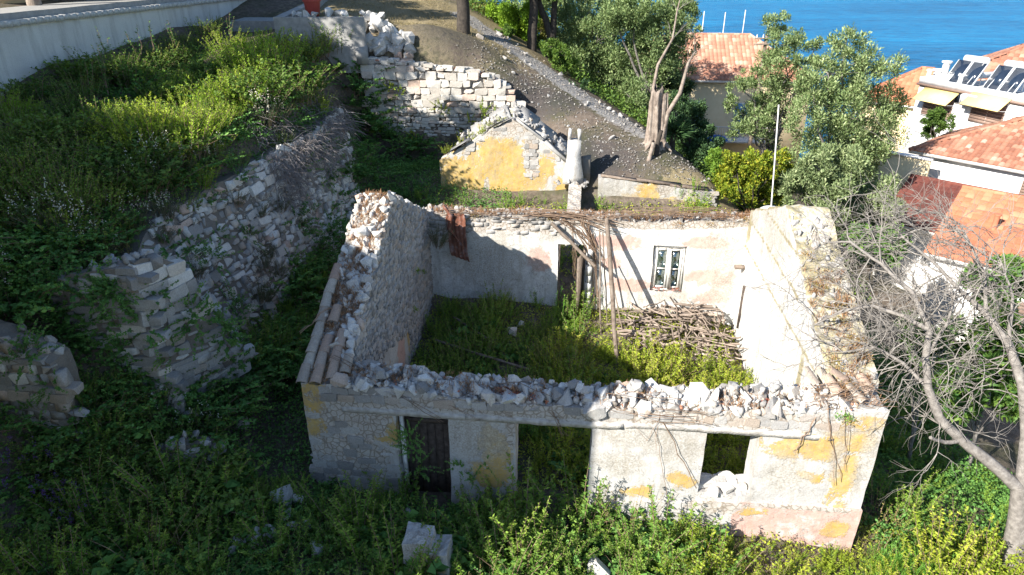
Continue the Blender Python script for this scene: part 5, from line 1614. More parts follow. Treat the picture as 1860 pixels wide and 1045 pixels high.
for px, py, Yb, cl, mt, lab in ((1020, 150, 36, [(1010, 100, 22), (1025, 125, 20), (1000, 85, 16)], 'oak', 'green bush beside the gravel track'),
                           (1045, 215, 34.5, [(1045, 175, 26), (1070, 190, 22), (1030, 195, 16)], 'shrubdark', 'dark bush below the track under the olives'),
                           (1125, 250, 32.5, [(1120, 225, 22), (1145, 235, 20), (1100, 215, 18), (1160, 240, 14)], 'weed', 'light green bush left of the dead stump'),
                           (1310, 320, 29, [(1300, 295, 20), (1320, 300, 18)], 'weed', 'green bush between the dark shrub and the citrus tree'),
                           (1215, 195, 38, [(1210, 150, 26), (1235, 160, 24)], 'shrubdark', 'shaded bush under the olive tree behind the stump'),
                           (1705, 250, 37.5, [(1695, 218, 16), (1712, 225, 16), (1700, 205, 10), (1690, 236, 12)], 'oak', 'oleander bush in front of the white block'),
                           (915, 90, 38.5, [(905, 75, 14), (920, 62, 14)], 'oak', 'small bush at the top of the track')):
    tree('bush', lab, (px, py), Yb, cl, 5200, mt, 'barkdark', .12, .055, .05, .6, cat='bush')
for px, py, Yb, cl, n, lab in ((1690, 730, 15, [(1665, 600, 26), (1690, 640, 34), (1650, 660, 28), (1720, 690, 40)], 3600, 'broad-leaved sapling beside the outside of the right gable'),
                           (1800, 740, 15.5, [(1770, 620, 40), (1820, 580, 40), (1790, 680, 50), (1840, 640, 44), (1850, 720, 44), (1760, 730, 40)], 8000, 'broad-leaved fig tree behind the bare tree'),
                           (1790, 560, 19, [(1770, 500, 20), (1830, 490, 22), (1800, 540, 26), (1850, 520, 22)], 3000, 'leafy shrub against the white wall of the orange-roofed house'),
                           (1590, 470, 21, [(1560, 445, 26), (1595, 460, 24), (1620, 440, 22)], 3600, 'green shrub outside the top of the right gable')):
    tree('fig_tree', lab, (px, py), Yb, cl, n, 'figleaf', 'barkgrey', .2, .1, .06, .5)
# hill trees with crowns above the view, mostly added for their shade
for k, (x, y, zc, rr, lab) in enumerate(((-17.6, 27.2, 14.2, 2.2, 'palm-like trunk with dense crown behind the stucco garden wall'), (-16.4, 31.8, 14.5, 2.4, 'tall tree behind the far end of the stucco garden wall'), (-15.6, 36.8, 14.8, 2.2, 'tall tree near the concrete path'), (-17.9, 21.6, 14.6, 2.3, 'tall tree on the paved terrace at the near end of the garden wall'),
        (-19.0, 11.2, 12.2, 1.9, 'lower of two trees up the slope behind the terrace'), (-22.2, 15.4, 12.9, 1.9, 'upper of two trees up the slope behind the terrace'))):
    b = Vector((x, y, gz(x, y)))
    t = thing('shading_tree', lab, 'tree', b); tr = Soup(); cr = Soup()
    branchy(tr, b - UP * .3, (x, y, zc), .26, .16, .02, 8, 9)
    for i in range(11):
        c = Vector((x + ru(-rr, rr), y + ru(-rr, rr), zc + ru(-.6, 2.4)))
        branchy(tr, (x, y, zc - .5), c, .08, .02, .15, 5, 5)
        for j in range(4): crown_soup(cr, (c + Vector(nrm(1)[0]) * .6)[:], .65, 190, .3, .14)
    put('trunk', tr.mesh('trunk', M['stump'], True), t); put('crown', cr.mesh('crown', M['oak']), t)

# split dead stump
sb = at_depth(1190, 268, 28.7); sb.z = gz(sb.x, sb.y)
stt = thing('dead_stump', 'tall split silver dead stump on the bare slope', 'stump', sb)
for k, (ox, hh, r0, ph) in enumerate(((-.15, 2.6, .27, 0.0), (.19, 2.35, .21, 2.0))):
    V = []; F = []; ns, nr = 48, 22
    for j in range(nr):
        t = j / (nr - 1)
        for i in range(ns):
            a = i / ns * 2 * math.pi
            r = r0 * (1.0 + 1.0 * max(0, .16 - t) * 5 - .22 * t) * (1 + .2 * math.sin(5 * a + ph + t * 2.2) + .10 * math.sin(11 * a + 4 * t) + .07 * math.sin(23 * a - 2 * t) + .05 * noise.noise(Vector((a * 6, t * 14, ph))))
            top = hh * (1 - .12 * (1 + math.sin(3 * a + ph)) - .07 * math.sin(7 * a) - .06 * abs(math.sin(17 * a)))
            V.append((sb.x + ox + r * math.cos(a) + .08 * t * ox, sb.y + r * math.sin(a) * .9, sb.z - .15 + top * t))
    F = [(j * ns + i, j * ns + (i + 1) % ns, (j + 1) * ns + (i + 1) % ns, (j + 1) * ns + i) for j in range(nr - 1) for i in range(ns)]
    F2 = [[(nr - 1) * ns + i for i in range(ns)]]
    so = Soup(); so.add(V, F); so.f.append((np.array(F2, np.int32), 0, np.array([.5], np.float32)))
    put('trunk_half', so.mesh('trunk_half', M['stump'], False), stt)
so = Soup()
for a in range(7):
    q = a / 7 * 6.28 + .3
    so.tube([sb + Vector((math.cos(q) * .3, math.sin(q) * .3, .25)), sb + Vector((math.cos(q) * .48, math.sin(q) * .48, .0)), sb + Vector((math.cos(q) * .75, math.sin(q) * .75, -.2))], [.1, .07, .03], 6)
put('root', so.mesh('root', M['stump'], True), stt)

def twiggy(so, p, d, L, r, depth, droop=0.0, seg=5, mat=0, sub=4, wander=.35):
    """a twig that wanders and splits"""
    pts = [p.copy()]; d = d.normalized()
    for i in range(seg):
        d = (d + Vector(nrm(1)[0]) * wander * .6 + UP * (-droop * .25)).normalized()
        p = p + d * (L / seg); pts.append(p.copy())
    so.tube(pts, [r * (1 - .6 * i / seg) for i in range(seg + 1)], 4 if r < .02 else 5, mat, None, False)
    if depth > 0:
        for k in range(sub):
            t = ru(.25, 1.0); i = min(seg - 1, int(t * seg)); q = pts[i].lerp(pts[i + 1], t * seg - i)
            dd = (pts[i + 1] - pts[i]).normalized()
            nd = (dd + Vector(nrm(1)[0]) * .95).normalized()
            twiggy(so, q, nd, L * ru(.45, .75), r * .55, depth - 1, droop, max(3, seg - 1), mat, sub, wander)

sp = thing('dead_sapling', 'thin leafless sapling leaning beside the dead stump', 'tree', sb + Vector((.5, .1, 0)))
so = Soup()
l1 = [at_depth(*q) for q in ((1196, 275, 28.6), (1213, 205, 28.6), (1235, 170, 28.7), (1250, 115, 28.8), (1262, 95, 28.8))]
so.tube(l1, [.12, .1, .085, .06, .03], 7)
l2 = [at_depth(*q) for q in ((1185, 170, 28.8), (1195, 118, 28.8), (1222, 70, 29), (1230, 20, 29.2), (1240, -20, 29.3))]
so.tube(l2, [.07, .06, .045, .03, .015], 6)
tws = Soup()
for q in l1[3:] + l2[2:]:
    for i in range(3): twiggy(tws, q.copy(), Vector((ru(-1, 1), ru(-.4, .4), ru(.1, 1))), ru(.5, 1.1), .010, 1, 0, 4, 0, 3)
put('trunk', so.mesh('trunk', M['stump'], True), sp); put('twig', tws.mesh('twig', M['twig']), sp)
fk = at_depth(1190, 300, 28.0); fk.z = gz(fk.x, fk.y)
fs = thing('forked_stub', 'short charred forked stub below the dead stump', 'stump', fk)
so = Soup(); so.tube([fk - UP * .2, fk + Vector((.02, 0, .5)), fk + Vector((.12, 0, 1.0))], [.13, .1, .09], 8); put('dark_stem', so.mesh('dark_stem', M['barkdark'], True), fs)
so = Soup(); so.tube([fk + Vector((-.35, -.3, -.2)), fk + Vector((-.25, -.25, .25)), fk + Vector((-.2, -.2, .55))], [.1, .09, .08], 8); put('pale_stem', so.mesh('pale_stem', M['stump'], True), fs)

# yucca beside the stump
yb = at_depth(1222, 255, 29.6); yb.z = gz(yb.x, yb.y)
yu = thing('yucca', 'spiky yucca clump right behind the dead stump', 'plant', yb)
so = Soup(); d = nrm(260); d[:, 2] = np.abs(d[:, 2]) * .8 - .1
so.leaves(np.tile(np.array([[yb.x, yb.y, yb.z + .7]]), (260, 1)) + d * .15, d, RNG.uniform(.6, 1.0, 260), .05, 0, fold=.1)
put('leaf_rosette', so.mesh('leaf_rosette', M['palm']), yu)
so = Soup(); so.tube([yb - UP * .1, yb + UP * .7], [.14, .1], 7); put('stem', so.mesh('stem', M['barkdark'], True), yu)

# the big bare tree on the right
bt0 = at_depth(1838, 1045, 10.6)
bare = thing('bare_tree', 'big leafless grey tree with tangled twigs reaching over the right gable', 'tree', (bt0.x, bt0.y, gz(bt0.x, bt0.y)))
def limb(so, q, r0, r1, sides=9, sub=3):
    P_ = [at_depth(*a) for a in q]
    pts = []
    for i in range(len(P_) - 1):
        for k in range(sub):
            t = k / sub; pts.append(P_[i].lerp(P_[i + 1], t) + noise.noise_vector(P_[i] * 3 + Vector((k, 0, 0))) * .025)
    pts.append(P_[-1])
    n = len(pts)
    so.tube(pts, [(r0 + (r1 - r0) * i / (n - 1)) * (1 + .1 * noise.noise(Vector((i * .8, r0 * 9, 0)))) for i in range(n)], sides)
    return pts
tk = Soup()
limb(tk, [(1795, 1180, 10.2), (1815, 1100, 10.4), (1836, 1030, 10.6), (1849, 950, 10.8), (1854, 880, 10.9)], .30, .17, 12)
put('trunk', tk.mesh('trunk', M['barkgrey'], True), bare)
LIMBS = [([(1854, 890, 10.9), (1800, 842, 11.1), (1745, 800, 11.3), (1705, 757, 11.5), (1686, 705, 11.7), (1680, 650, 11.9), (1690, 600, 12.1)], .13, .06),
         ([(1745, 800, 11.3), (1715, 805, 11.2), (1690, 795, 11.1)], .05, .035),
         ([(1854, 900, 10.9), (1866, 790, 11.2), (1858, 700, 11.5), (1832, 625, 11.9), (1790, 570, 12.3), (1745, 530, 12.7)], .14, .045),
         ([(1866, 790, 11.2), (1900, 680, 11.4), (1905, 560, 12.0), (1870, 470, 12.5)], .1, .03),
         ([(1690, 600, 12.1), (1640, 575, 12.5), (1585, 555, 12.8), (1530, 565, 12.9), (1480, 590, 13.0)], .055, .018),
         ([(1690, 600, 12.1), (1655, 530, 12.6), (1600, 480, 13.2), (1545, 440, 13.6), (1500, 440, 13.8)], .05, .018),
         ([(1686, 705, 11.7), (1640, 660, 12.1), (1590, 630, 12.4), (1530, 640, 12.4)], .045, .016),
         ([(1745, 530, 12.7), (1700, 480, 13.2), (1650, 440, 13.6), (1620, 410, 14)], .04, .015),
         ([(1790, 570, 12.3), (1790, 500, 12.8), (1760, 440, 13.3), (1745, 410, 13.6)], .04, .015),
         ([(1832, 625, 11.9), (1840, 540, 12.2), (1820, 480, 12.6)], .04, .015),
         ([(1680, 650, 11.9), (1720, 590, 12.2), (1740, 520, 12.6)], .04, .015)]
lm = Soup(); tg = Soup()
for li, (q, r0, r1) in enumerate(LIMBS):
    pts = limb(lm, q, r0, r1, 8)
    if li == 1: continue
    n = 17 if li >= 4 else 9
    for i in range(n):
        k = random.randrange(len(pts) // 3, len(pts)) if li < 4 else random.randrange(1, len(pts))
        d = Vector((ru(-1, .5), ru(-.3, .9), ru(-.5, .7)))
        twiggy(tg, pts[k].copy(), d, ru(.9, 1.7), ru(.011, .02), 2, .15, 7, 0, 4, .55)
for i in range(20):        # long hanging shoots
    q = at_depth(ru(1640, 1800), ru(600, 760), ru(11.3, 12.3))
    twiggy(tg, q, Vector((ru(-.7, .2), 0, ru(-.2, .3))), ru(1.2, 2.2), .011, 0, 1.6, 9, 0, 0, .3)
put('limb', lm.mesh('limb', M['barkgrey'], True), bare)
put('twig', tg.mesh('twig', M['twig']), bare)

# ================================================================ plants
def plant(nst, h, spread, lean, nl, ll, lw, r0=.12, droop=.1, leaf=0, stem=1, elev=.35, hv=.35, taper=.5, t0=.12):
    so = Soup()
    ang = RNG.uniform(0, 2 * math.pi, nst); rr = r0 * np.sqrt(RNG.random(nst))
    out = np.stack([np.cos(ang), np.sin(ang), np.zeros(nst)], 1)
    base = out * rr[:, None]
    hh = h * RNG.uniform(1 - hv, 1, nst) * (1 - .25 * rr / r0)
    ln = lean * rr / r0 * RNG.uniform(.4, 1.2, nst)
    def pos(i, t):
        t = np.asarray(t)[..., None]
        return base[i] + np.array([0, 0, 1.0]) * hh[i][..., None] * (t - droop * t * t) + out[i] * (ln[i][..., None] * hh[i][..., None] * (t + .5 * t * t))
    I = np.repeat(np.arange(nst), nl); T = t0 + (1 - t0) * RNG.random(nst * nl) ** .8
    Pp = pos(I, T); a2 = RNG.uniform(0, 2 * math.pi, len(I))
    D = np.stack([np.cos(a2) * math.cos(elev), np.sin(a2) * math.cos(elev), np.full(len(I), math.sin(elev)) + RNG.normal(0, .25, len(I))], 1)
    sz = (1 - taper * T)
    var = np.clip(.25 * RNG.random(len(I)) + .55 * T ** 1.3 + .2 * RNG.random(nst)[I], 0, 1)
    so.leaves(Pp, D, ll * sz * RNG.uniform(.7, 1.3, len(I)), lw * sz * RNG.uniform(.8, 1.2, len(I)), leaf, var)
    for i in range(nst):
        ii = np.full(4, i); pts = pos(ii, np.linspace(0, 1, 4))
        so.tube(pts, [.006, .005, .004, .002], 3, stem, .5, False)
    return so

def variants(n, mats, *a, **k):
    return [plant(*a, **k).mesh('plant', [M[m] for m in mats]) for _ in range(n)]
WEED = variants(6, ('weed', 'vine'), 9, 1.0, .3, .38, 46, .085, .034, .2, hv=.5, taper=.62)
WEEDSUN = variants(6, ('weedsun', 'vine'), 10, .9, .3, .42, 42, .085, .038, .22, hv=.5, taper=.6)
WEEDDRY = variants(4, ('weeddry', 'vine'), 12, .85, .3, .35, 34, .055, .022, .22)
BRAM = variants(5, ('bramble', 'vine'), 13, .7, .5, 1.2, 34, .085, .06, .3, droop=.4, elev=.2)
FEN = variants(5, ('fennel', 'vine'), 46, .8, .4, .42, 34, .07, .024, .36, elev=.7, hv=.45)
BIGLEAF = variants(4, ('bramble', 'vine'), 12, .6, .5, .9, 14, .16, .12, .28, droop=.3, elev=.25, taper=.2)
DEADST = variants(3, ('weeddry', 'vine'), 14, 1.0, .3, .5, 9, .05, .02, .22)
GRASS = variants(4, ('grass', 'grass'), 60, .45, .3, .9, 3, .3, .012, .16, elev=1.1, droop=.3)
SHRUB = variants(4, ('oak', 'vine'), 60, .85, .4, .75, 26, .10, .055, .4, elev=.4, droop=.2, taper=.3)
DENSE = variants(4, ('weed', 'vine'), 40, .95, .3, .4, 30, .07, .032, .45)
FLW = []
for i in range(4):
    fol = plant(42, .8, .3, .55, 46, .07, .009, .22, elev=.8, droop=.05, taper=.3).mesh('foliage', [M['rosemary'], M['vine']])
    fl = Soup()
    for j in range(12):
        a = ru(0, 6.28); r = ru(.05, .5); z = ru(.62, .92) - .2 * r
        n = 9
        Pq = np.array([math.cos(a) * r, math.sin(a) * r, z]) + RNG.normal(0, 1, (n, 3)) * np.array([.022, .022, .06])
        fl.leaves(Pq, nrm(n) + np.array([0, 0, .4]), .032, .026, 0)
    FLW.append((fol, fl.mesh('blossom', [M['petal']])))

SOWN = {}
def sow(name, meshes, spots, sc, label, cat, group, sink=.05):
    for (x, y) in spots:
        k = ru(*sc) * (1.0 + .8 * noise.noise(Vector((x * .75, y * .75, 4.4))))
        SOWN.setdefault(name, []).append((random.choice(meshes), Vector((x, y, gz(x, y) - sink)), Euler((ru(-.12, .12), ru(-.12, .12), ru(0, 6.28))), (k * ru(.85, 1.15), k * ru(.85, 1.15), k * ru(.85, 1.2)), label, cat, group))

def plant_out(limit=240):
    """the plants that show largest become objects of their own, the rest of a kind one mass"""
    for name, lst in SOWN.items():
        med = {}
        for lab in {q[4] for q in lst}:
            med[lab] = float(np.median([q[3][2] for q in lst if q[4] == lab]))
        lst.sort(key=lambda q: -q[3][2] / (q[1] - Vector((0, 0, CAM_H))).length)
        if name == 'bramble': limit = 200
        for me, p, e, sc, lab, cat, grp in lst[:limit]:
            big = sc[2] > med.get(lab, 1)
            w_ = ('larger ' if big else 'smaller ')
            tag(put(name, me, None, p, e, sc), w_ + lab, cat, grp + (', larger' if big else ', smaller'))
        rest = lst[limit:]
        if not rest: continue
        mats = []
        so = Soup()
        cache = {}
        for me, p, e, sc, *_ in rest:
            if me.name not in cache:
                V = np.empty(len(me.vertices) * 3, np.float32); me.vertices.foreach_get('co', V)
                n = len(me.polygons); mi = np.empty(n, np.int32); me.polygons.foreach_get('material_index', mi)
                lf = np.nonzero(mi == 0)[0]; st = np.empty(n, np.int32); me.polygons.foreach_get('loop_start', st)
                li = np.empty(len(me.loops), np.int32); me.loops.foreach_get('vertex_index', li)
                va = np.empty(n, np.float32); me.attributes['var'].data.foreach_get('value', va)
                quads = li[st[lf][:, None] + np.arange(4)]
                cache[me.name] = (V.reshape(-1, 3)[:quads.max() + 1], quads, va[lf], me.materials[0])
            V, Q, va, mt = cache[me.name]
            if mt not in mats: mats.append(mt)
            W_ = (V * np.array(sc)) @ np.array(e.to_matrix()).T + np.array(p)
            so.add(W_, Q, mats.index(mt), np.clip(va + RNG.uniform(-.15, .15), 0, 1))
        nm = name + '_mass'
        tag(put(nm, so.mesh(nm, mats)), {'weed': 'mass of smaller green weeds filling in between the larger ones', 'yellow_weed': 'mass of smaller yellow-green weeds between the larger ones', 'bramble': 'mass of brambles covering banks and trench'}.get(name, 'mass of ' + name.replace('_', ' ') + ' plants'), 'plants', kind='stuff')

def outside_house(x, y, m=.12):
    q = Vector((x, y, 0)) - FL; s = q.dot(EX); d = q.dot(EY)
    return not (-m < s < W + m and -m < d < D + m)

def spots_rect(n, x0, x1, y0, y1, ok=None):
    out = []
    while len(out) < n:
        x, y = ru(x0, x1), ru(y0, y1)
        if outside_house(x, y) and (ok is None or ok(x, y)): out.append((x, y))
    return out
def spots_house(n, s0, s1, d0, d1, ok=None):
    out = []
    while len(out) < n:
        s, d = ru(s0, s1), ru(d0, d1)
        if ok is None or ok(s, d):
            p = hp(s, d, 0); out.append((p.x, p.y))
    return out
def spots_px(n, poly):
    """n places on the ground inside a surveyed outline"""
    xs = [p[0] for p in poly]; ys = [p[1] for p in poly]; out = []
    while len(out) < n:
        px, py = ru(min(xs), max(xs)), ru(min(ys), max(ys))
        c = False; j = len(poly) - 1
        for i in range(len(poly)):
            if (ys[i] > py) != (ys[j] > py) and px < (xs[j] - xs[i]) * (py - ys[i]) / (ys[j] - ys[i]) + xs[i]: c = not c
            j = i
        if c:
            p = on_ground(px, py)
            if outside_house(p.x, p.y): out.append((p.x, p.y))
    return out

# inside the house
no_pile = lambda s, d: not (s > 7.3 and d > 6.3) and not (3.0 < s < 4.8 and 4.8 < d < 6.2 and random.random() < .8)
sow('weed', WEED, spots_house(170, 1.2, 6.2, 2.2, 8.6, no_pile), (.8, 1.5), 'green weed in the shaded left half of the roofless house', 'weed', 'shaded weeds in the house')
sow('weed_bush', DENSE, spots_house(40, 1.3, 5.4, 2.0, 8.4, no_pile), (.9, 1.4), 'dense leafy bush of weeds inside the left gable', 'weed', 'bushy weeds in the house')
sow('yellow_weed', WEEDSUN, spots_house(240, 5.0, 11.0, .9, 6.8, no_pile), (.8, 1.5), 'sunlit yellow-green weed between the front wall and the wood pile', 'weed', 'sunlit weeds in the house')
sow('seeding_weed', WEEDDRY, spots_house(34, 4.6, 7.2, 2.5, 6.5, no_pile), (.8, 1.2), 'straw-coloured seeding weed in the middle of the house', 'weed', 'seeding weeds in the house')
sow('mallow_weed', BIGLEAF, spots_house(26, 1.3, 8.0, 1.0, 8.0, no_pile), (.8, 1.3), 'broad-leaved weed on the floor of the roofless house', 'weed', 'broad weeds in the house')
sow('dead_stalks', DEADST, spots_house(24, 1.3, 10.5, 1.0, 8.0, no_pile), (.7, 1.2), 'dead dry stalks standing inside the house', 'weed', 'dead stalks in the house')
sow('yellow_weed', WEEDSUN, spots_house(16, 5.4, 8.0, 7.2, 8.5), (.5, .8), 'small bright weed at the back doorway', 'weed', 'weeds at the back doorway')
# shaded yard in front
yard = lambda x, y: y > 9.3 or x < -3
sow('weed', WEED, spots_rect(230, -9.5, 4.5, 8.4, 12.4, yard), (.8, 1.7), 'leafy weed in the shade before the front wall', 'weed', 'shaded weeds before the front wall')
sow('weed_bush', DENSE, spots_rect(30, -9.8, -3.5, 8.6, 12.2, yard), (.7, 1.1), 'bushy weed clump in the shaded left foreground', 'weed', 'bushy weeds in the left foreground')
sow('mallow_weed', BIGLEAF, spots_rect(46, -10, 4, 8.4, 12.3, yard), (.8, 1.5), 'broad-leaved mallow-like weed before the front wall', 'weed', 'broad weeds before the front wall')
sow('dead_stalks', DEADST, spots_rect(40, -10, 12, 8.6, 12.3, yard), (.7, 1.3), 'dead dry stalks among the foreground weeds', 'weed', 'dead stalks in the foreground')
sow('bramble', BRAM, spots_rect(130, -11, 4, 8.3, 12.6, yard), (.8, 1.3), 'low bramble bush in the shade before the front wall', 'bramble', 'brambles before the front wall')
sow('weed', WEED, spots_rect(34, 4, 8.0, 9.7, 11.2), (.6, .95), 'fresh green weed against the foot of the front wall', 'weed', 'weeds at the wall foot')
# sunlit right foreground
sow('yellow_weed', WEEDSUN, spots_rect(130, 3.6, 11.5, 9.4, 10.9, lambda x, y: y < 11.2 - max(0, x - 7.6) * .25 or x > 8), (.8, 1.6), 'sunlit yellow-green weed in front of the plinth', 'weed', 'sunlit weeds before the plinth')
sow('seeding_weed', WEEDDRY, spots_rect(46, 4, 13.5, 9.4, 12.0), (.7, 1.05), 'pale drying weed between the plinth and the bare tree', 'weed', 'drying weeds by the bare tree')
sow('grass_tuft', GRASS, spots_rect(26, 7.6, 10.5, 9.6, 11.2), (.9, 1.5), 'long green grass tuft beside the right corner of the house', 'grass', 'grass tufts at the right corner')
sow('weed', WEED, spots_rect(90, 8.4, 13.8, 11.2, 19), (.8, 1.3), 'weed growing in the shadow outside the right gable', 'weed', 'weeds outside the right gable')
sow('bramble', BRAM, spots_rect(60, 8.4, 14, 11.5, 21), (1, 1.6), 'bramble in the shadow outside the right gable', 'bramble', 'brambles outside the right gable')
# trench and slopes on the left
sow('bramble', BRAM, spots_px(110, [(640, 150), (690, 190), (790, 300), (640, 350), (560, 600), (540, 700), (420, 700), (560, 480), (620, 330)]), (1.0, 1.7), 'dark bramble filling the trench beside the left gable', 'bramble', 'brambles in the trench')
sow('weed', WEED, spots_px(50, [(600, 450), (540, 690), (430, 690), (540, 520)]), (.8, 1.2), 'dark green weed in the trench beside the left gable', 'weed', 'weeds in the trench')
sow('bramble', BRAM, spots_px(115, [(0, 440), (190, 440), (180, 540), (290, 680), (420, 690), (430, 800), (120, 800), (90, 640), (0, 600)]), (1.0, 1.6), 'broad-leaved bramble around the broken corner wall', 'bramble', 'brambles round the broken wall')
sow('weed_bush', DENSE, spots_px(16, [(90, 700), (300, 720), (330, 860), (120, 900)]), (.7, 1.1), 'bushy green weed below the broken corner wall', 'weed', 'bushy weeds below the broken wall')
# upper terrace
TERR = [(0, 205), (110, 165), (330, 100), (400, 85), (500, 110), (640, 130), (620, 170), (520, 190), (470, 260), (330, 300), (230, 390), (0, 430)]
sow('bramble', BRAM, spots_px(80, TERR), (.8, 1.4), 'dark green bramble on the terrace below the stucco garden wall', 'bramble', 'brambles on the terrace')
sow('weed', WEED, spots_px(22, TERR), (.7, 1.2), 'upright green weed on the terrace below the stucco garden wall', 'weed', 'weeds on the terrace')
sow('weed_bush', DENSE, spots_px(44, [(0, 260), (170, 250), (220, 390), (0, 430)]), (.9, 1.4), 'dense feathery weed on the shaded terrace edge', 'weed', 'feathery weeds on the terrace edge')
sow('terrace_shrub', SHRUB, spots_px(40, TERR), (.8, 1.6), 'rounded dark green shrub on the terrace below the garden wall', 'shrub', 'rounded shrubs on the terrace')
sow('terrace_shrub', SHRUB, spots_px(14, [(90, 700), (430, 760), (520, 900), (60, 960)]), (.7, 1.2), 'rounded dark shrub below the broken corner wall', 'shrub', 'rounded shrubs below the broken wall')
def lip(n, lo, hi):
    r = []
    for i in range(n):
        k = random.randrange(4); t_ = ru(0, 1); a_, b_ = WA_TOP[k], WA_TOP[k + 1]
        o_ = ru(lo, hi); r.append((a_[0] + (b_[0] - a_[0]) * t_ - o_, a_[1] + (b_[1] - a_[1]) * t_))
    return r
sow('bramble', BRAM, lip(40, .1, 1.8), (.8, 1.4), 'bramble along the crown of the retaining wall', 'bramble', 'brambles on the retaining wall crown')
sow('weed_bush', DENSE, lip(22, .2, 2.2), (.7, 1.2), 'leafy bush along the crown of the retaining wall', 'bush', 'bushes on the retaining wall crown')
sow('spurge_bush', FEN, lip(16, .4, 2.4), (.7, 1.2), 'yellow-green spurge near the crown of the retaining wall', 'bush', 'spurge on the retaining wall crown')
sow('seeding_weed', WEEDDRY, lip(20, .1, 2.0), (.7, 1.1), 'straw-coloured weed along the crown of the retaining wall', 'weed', 'drying weeds on the retaining wall crown')
def at_spots(lst): 
    r = []
    for px, py in lst:
        p = on_ground(px, py); r.append((p.x, p.y))
    return r
sow('spurge_bush', FEN, at_spots([(450, 140), (470, 145), (435, 150), (460, 160), (490, 150), (410, 200), (400, 205), (420, 205), (320, 190), (300, 195), (335, 200), (345, 190), (310, 175), (230, 265), (250, 280), (215, 270), (275, 275), (300, 280), (330, 285), (265, 255), (235, 240), (20, 225), (45, 220), (10, 215), (60, 230), (510, 105), (495, 100), (530, 112), (430, 90), (440, 88), (545, 115), (370, 250), (385, 245), (355, 215), (290, 250), (445, 130), (480, 135), (500, 140), (395, 190), (425, 195), (280, 265), (320, 270), (345, 265), (225, 255), (205, 285), (240, 295), (70, 215), (30, 205), (335, 175), (300, 170), (355, 180), (520, 108), (480, 104), (415, 98), (540, 118), (460, 120), (430, 135)]), (1.0, 1.7), 'bright yellow-green spurge bush on the terrace', 'bush', 'bright spurge on the terrace')
sow('weed_bush', DENSE, at_spots([(600, 80), (590, 95), (610, 95), (570, 115), (340, 75), (355, 85), (370, 70), (320, 95), (300, 110), (250, 140), (200, 150), (150, 190), (280, 125), (225, 150), (175, 175), (385, 65), (330, 110), (120, 200), (240, 165)]), (.9, 1.5), 'dark leafy bush growing against the concrete walls', 'bush', 'dark bushes at the concrete walls')
for i, (px, py, s_) in enumerate(((480, 230, 1.3), (500, 225, 1.1), (300, 330, 1.3), (330, 330, 1.1), (270, 345, 1.2), (390, 300, 1.0), (380, 320, .9), (120, 430, 1.3), (150, 460, 1.2), (80, 420, 1.1), (180, 480, 1.1), (250, 430, 1.0), (10, 540, 1.2), (30, 570, 1.0), (345, 650, 1.1), (375, 680, 1.1), (330, 690, 1.0), (410, 720, 1.1), (345, 430, .9), (370, 790, 1.0), (520, 280, .9), (300, 760, .9), (440, 440, .9), (560, 390, .9), (500, 430, .8), (390, 400, .8))):
    p = on_ground(px, py + 6)
    f = thing('flowering_shrub', 'narrow-leaved shrub with white flower spikes on the shaded hillside walls', 'shrub', p - UP * .05, 'white-flowered shrubs on the hillside', ru(0, 6.28))
    a, b = FLW[i % 4]
    put('foliage', a, f, scale=(s_, s_, s_ * 1.1), local=True); put('blossom', b, f, scale=(s_, s_, s_ * 1.1), local=True)
for i in range(46):
    k = random.choice((0, 1, 1, 2, 2, 2, 3)); u = ru(0, 1); v = ru(.15, 1.02)
    q = bil(Vector(WA_BASE[k]), Vector(WA_BASE[k + 1]), Vector(WA_TOP[k]), Vector(WA_TOP[k + 1]), u, v)
    if i % 3:
        tag(put('bramble', random.choice(BRAM), None, q + Vector((-.05, 0, -.1)), (.25, .75, ru(-.5, .5)), (ru(.6, 1.2),) * 3), 'creeping bramble rooted in the retaining wall face', 'bramble', 'brambles on the retaining wall')
    else:
        f = thing('flowering_shrub', 'dark narrow-leaved shrub with pale spikes rooted in the retaining wall face', 'shrub', q + Vector((-.05, 0, -.05)), 'shrubs on the retaining wall', ru(0, 6.28))
        s_ = ru(.5, .95)
        put('foliage', FLW[i % 4][0], f, rot=(ru(-.3, .3), ru(-.3, .3), 0), scale=(s_, s_, s_), local=True)
        put('blossom', FLW[i % 4][1], f, rot=(0, 0, 0), scale=(s_, s_, s_), local=True)
for A_, B_, zt, n_ in (((-7.85, 12.95), (-6.75, 14.55), 5.2, 10), ((-10.2, 13.2), (-7.87, 12.93), 5.1, 22), ((-12.5, 11.75), (-9.15, 11.5), 4.5, 14)):
    for i in range(n_):
        t_ = ru(0, 1); x = A_[0] + (B_[0] - A_[0]) * t_; y = A_[1] + (B_[1] - A_[1]) * t_
        z = (zt - (2.2 * t_ if A_[0] == -7.85 else 0)) - random.choice((0, 0, .3, .8, 1.4)); k_ = ru(.5, 1.1)
        tag(put('bramble', random.choice(BRAM), None, (x + .05, y - .1, z - .15), (ru(.3, .9), ru(0, .5), ru(-.6, .6)), (k_, k_, k_)), 'bramble creeping over the broken hillside walls', 'bramble', 'brambles over the broken walls')
p = hp(1.35, 8.3, 2.75)
f = thing('flowering_shrub', 'dark narrow-leaved shrub rooted in the wall beside the rusty sheet', 'shrub', p)
put('foliage', FLW[0][0], f, rot=(.25, .1, 0), scale=(.95, .95, 1.2), local=True)
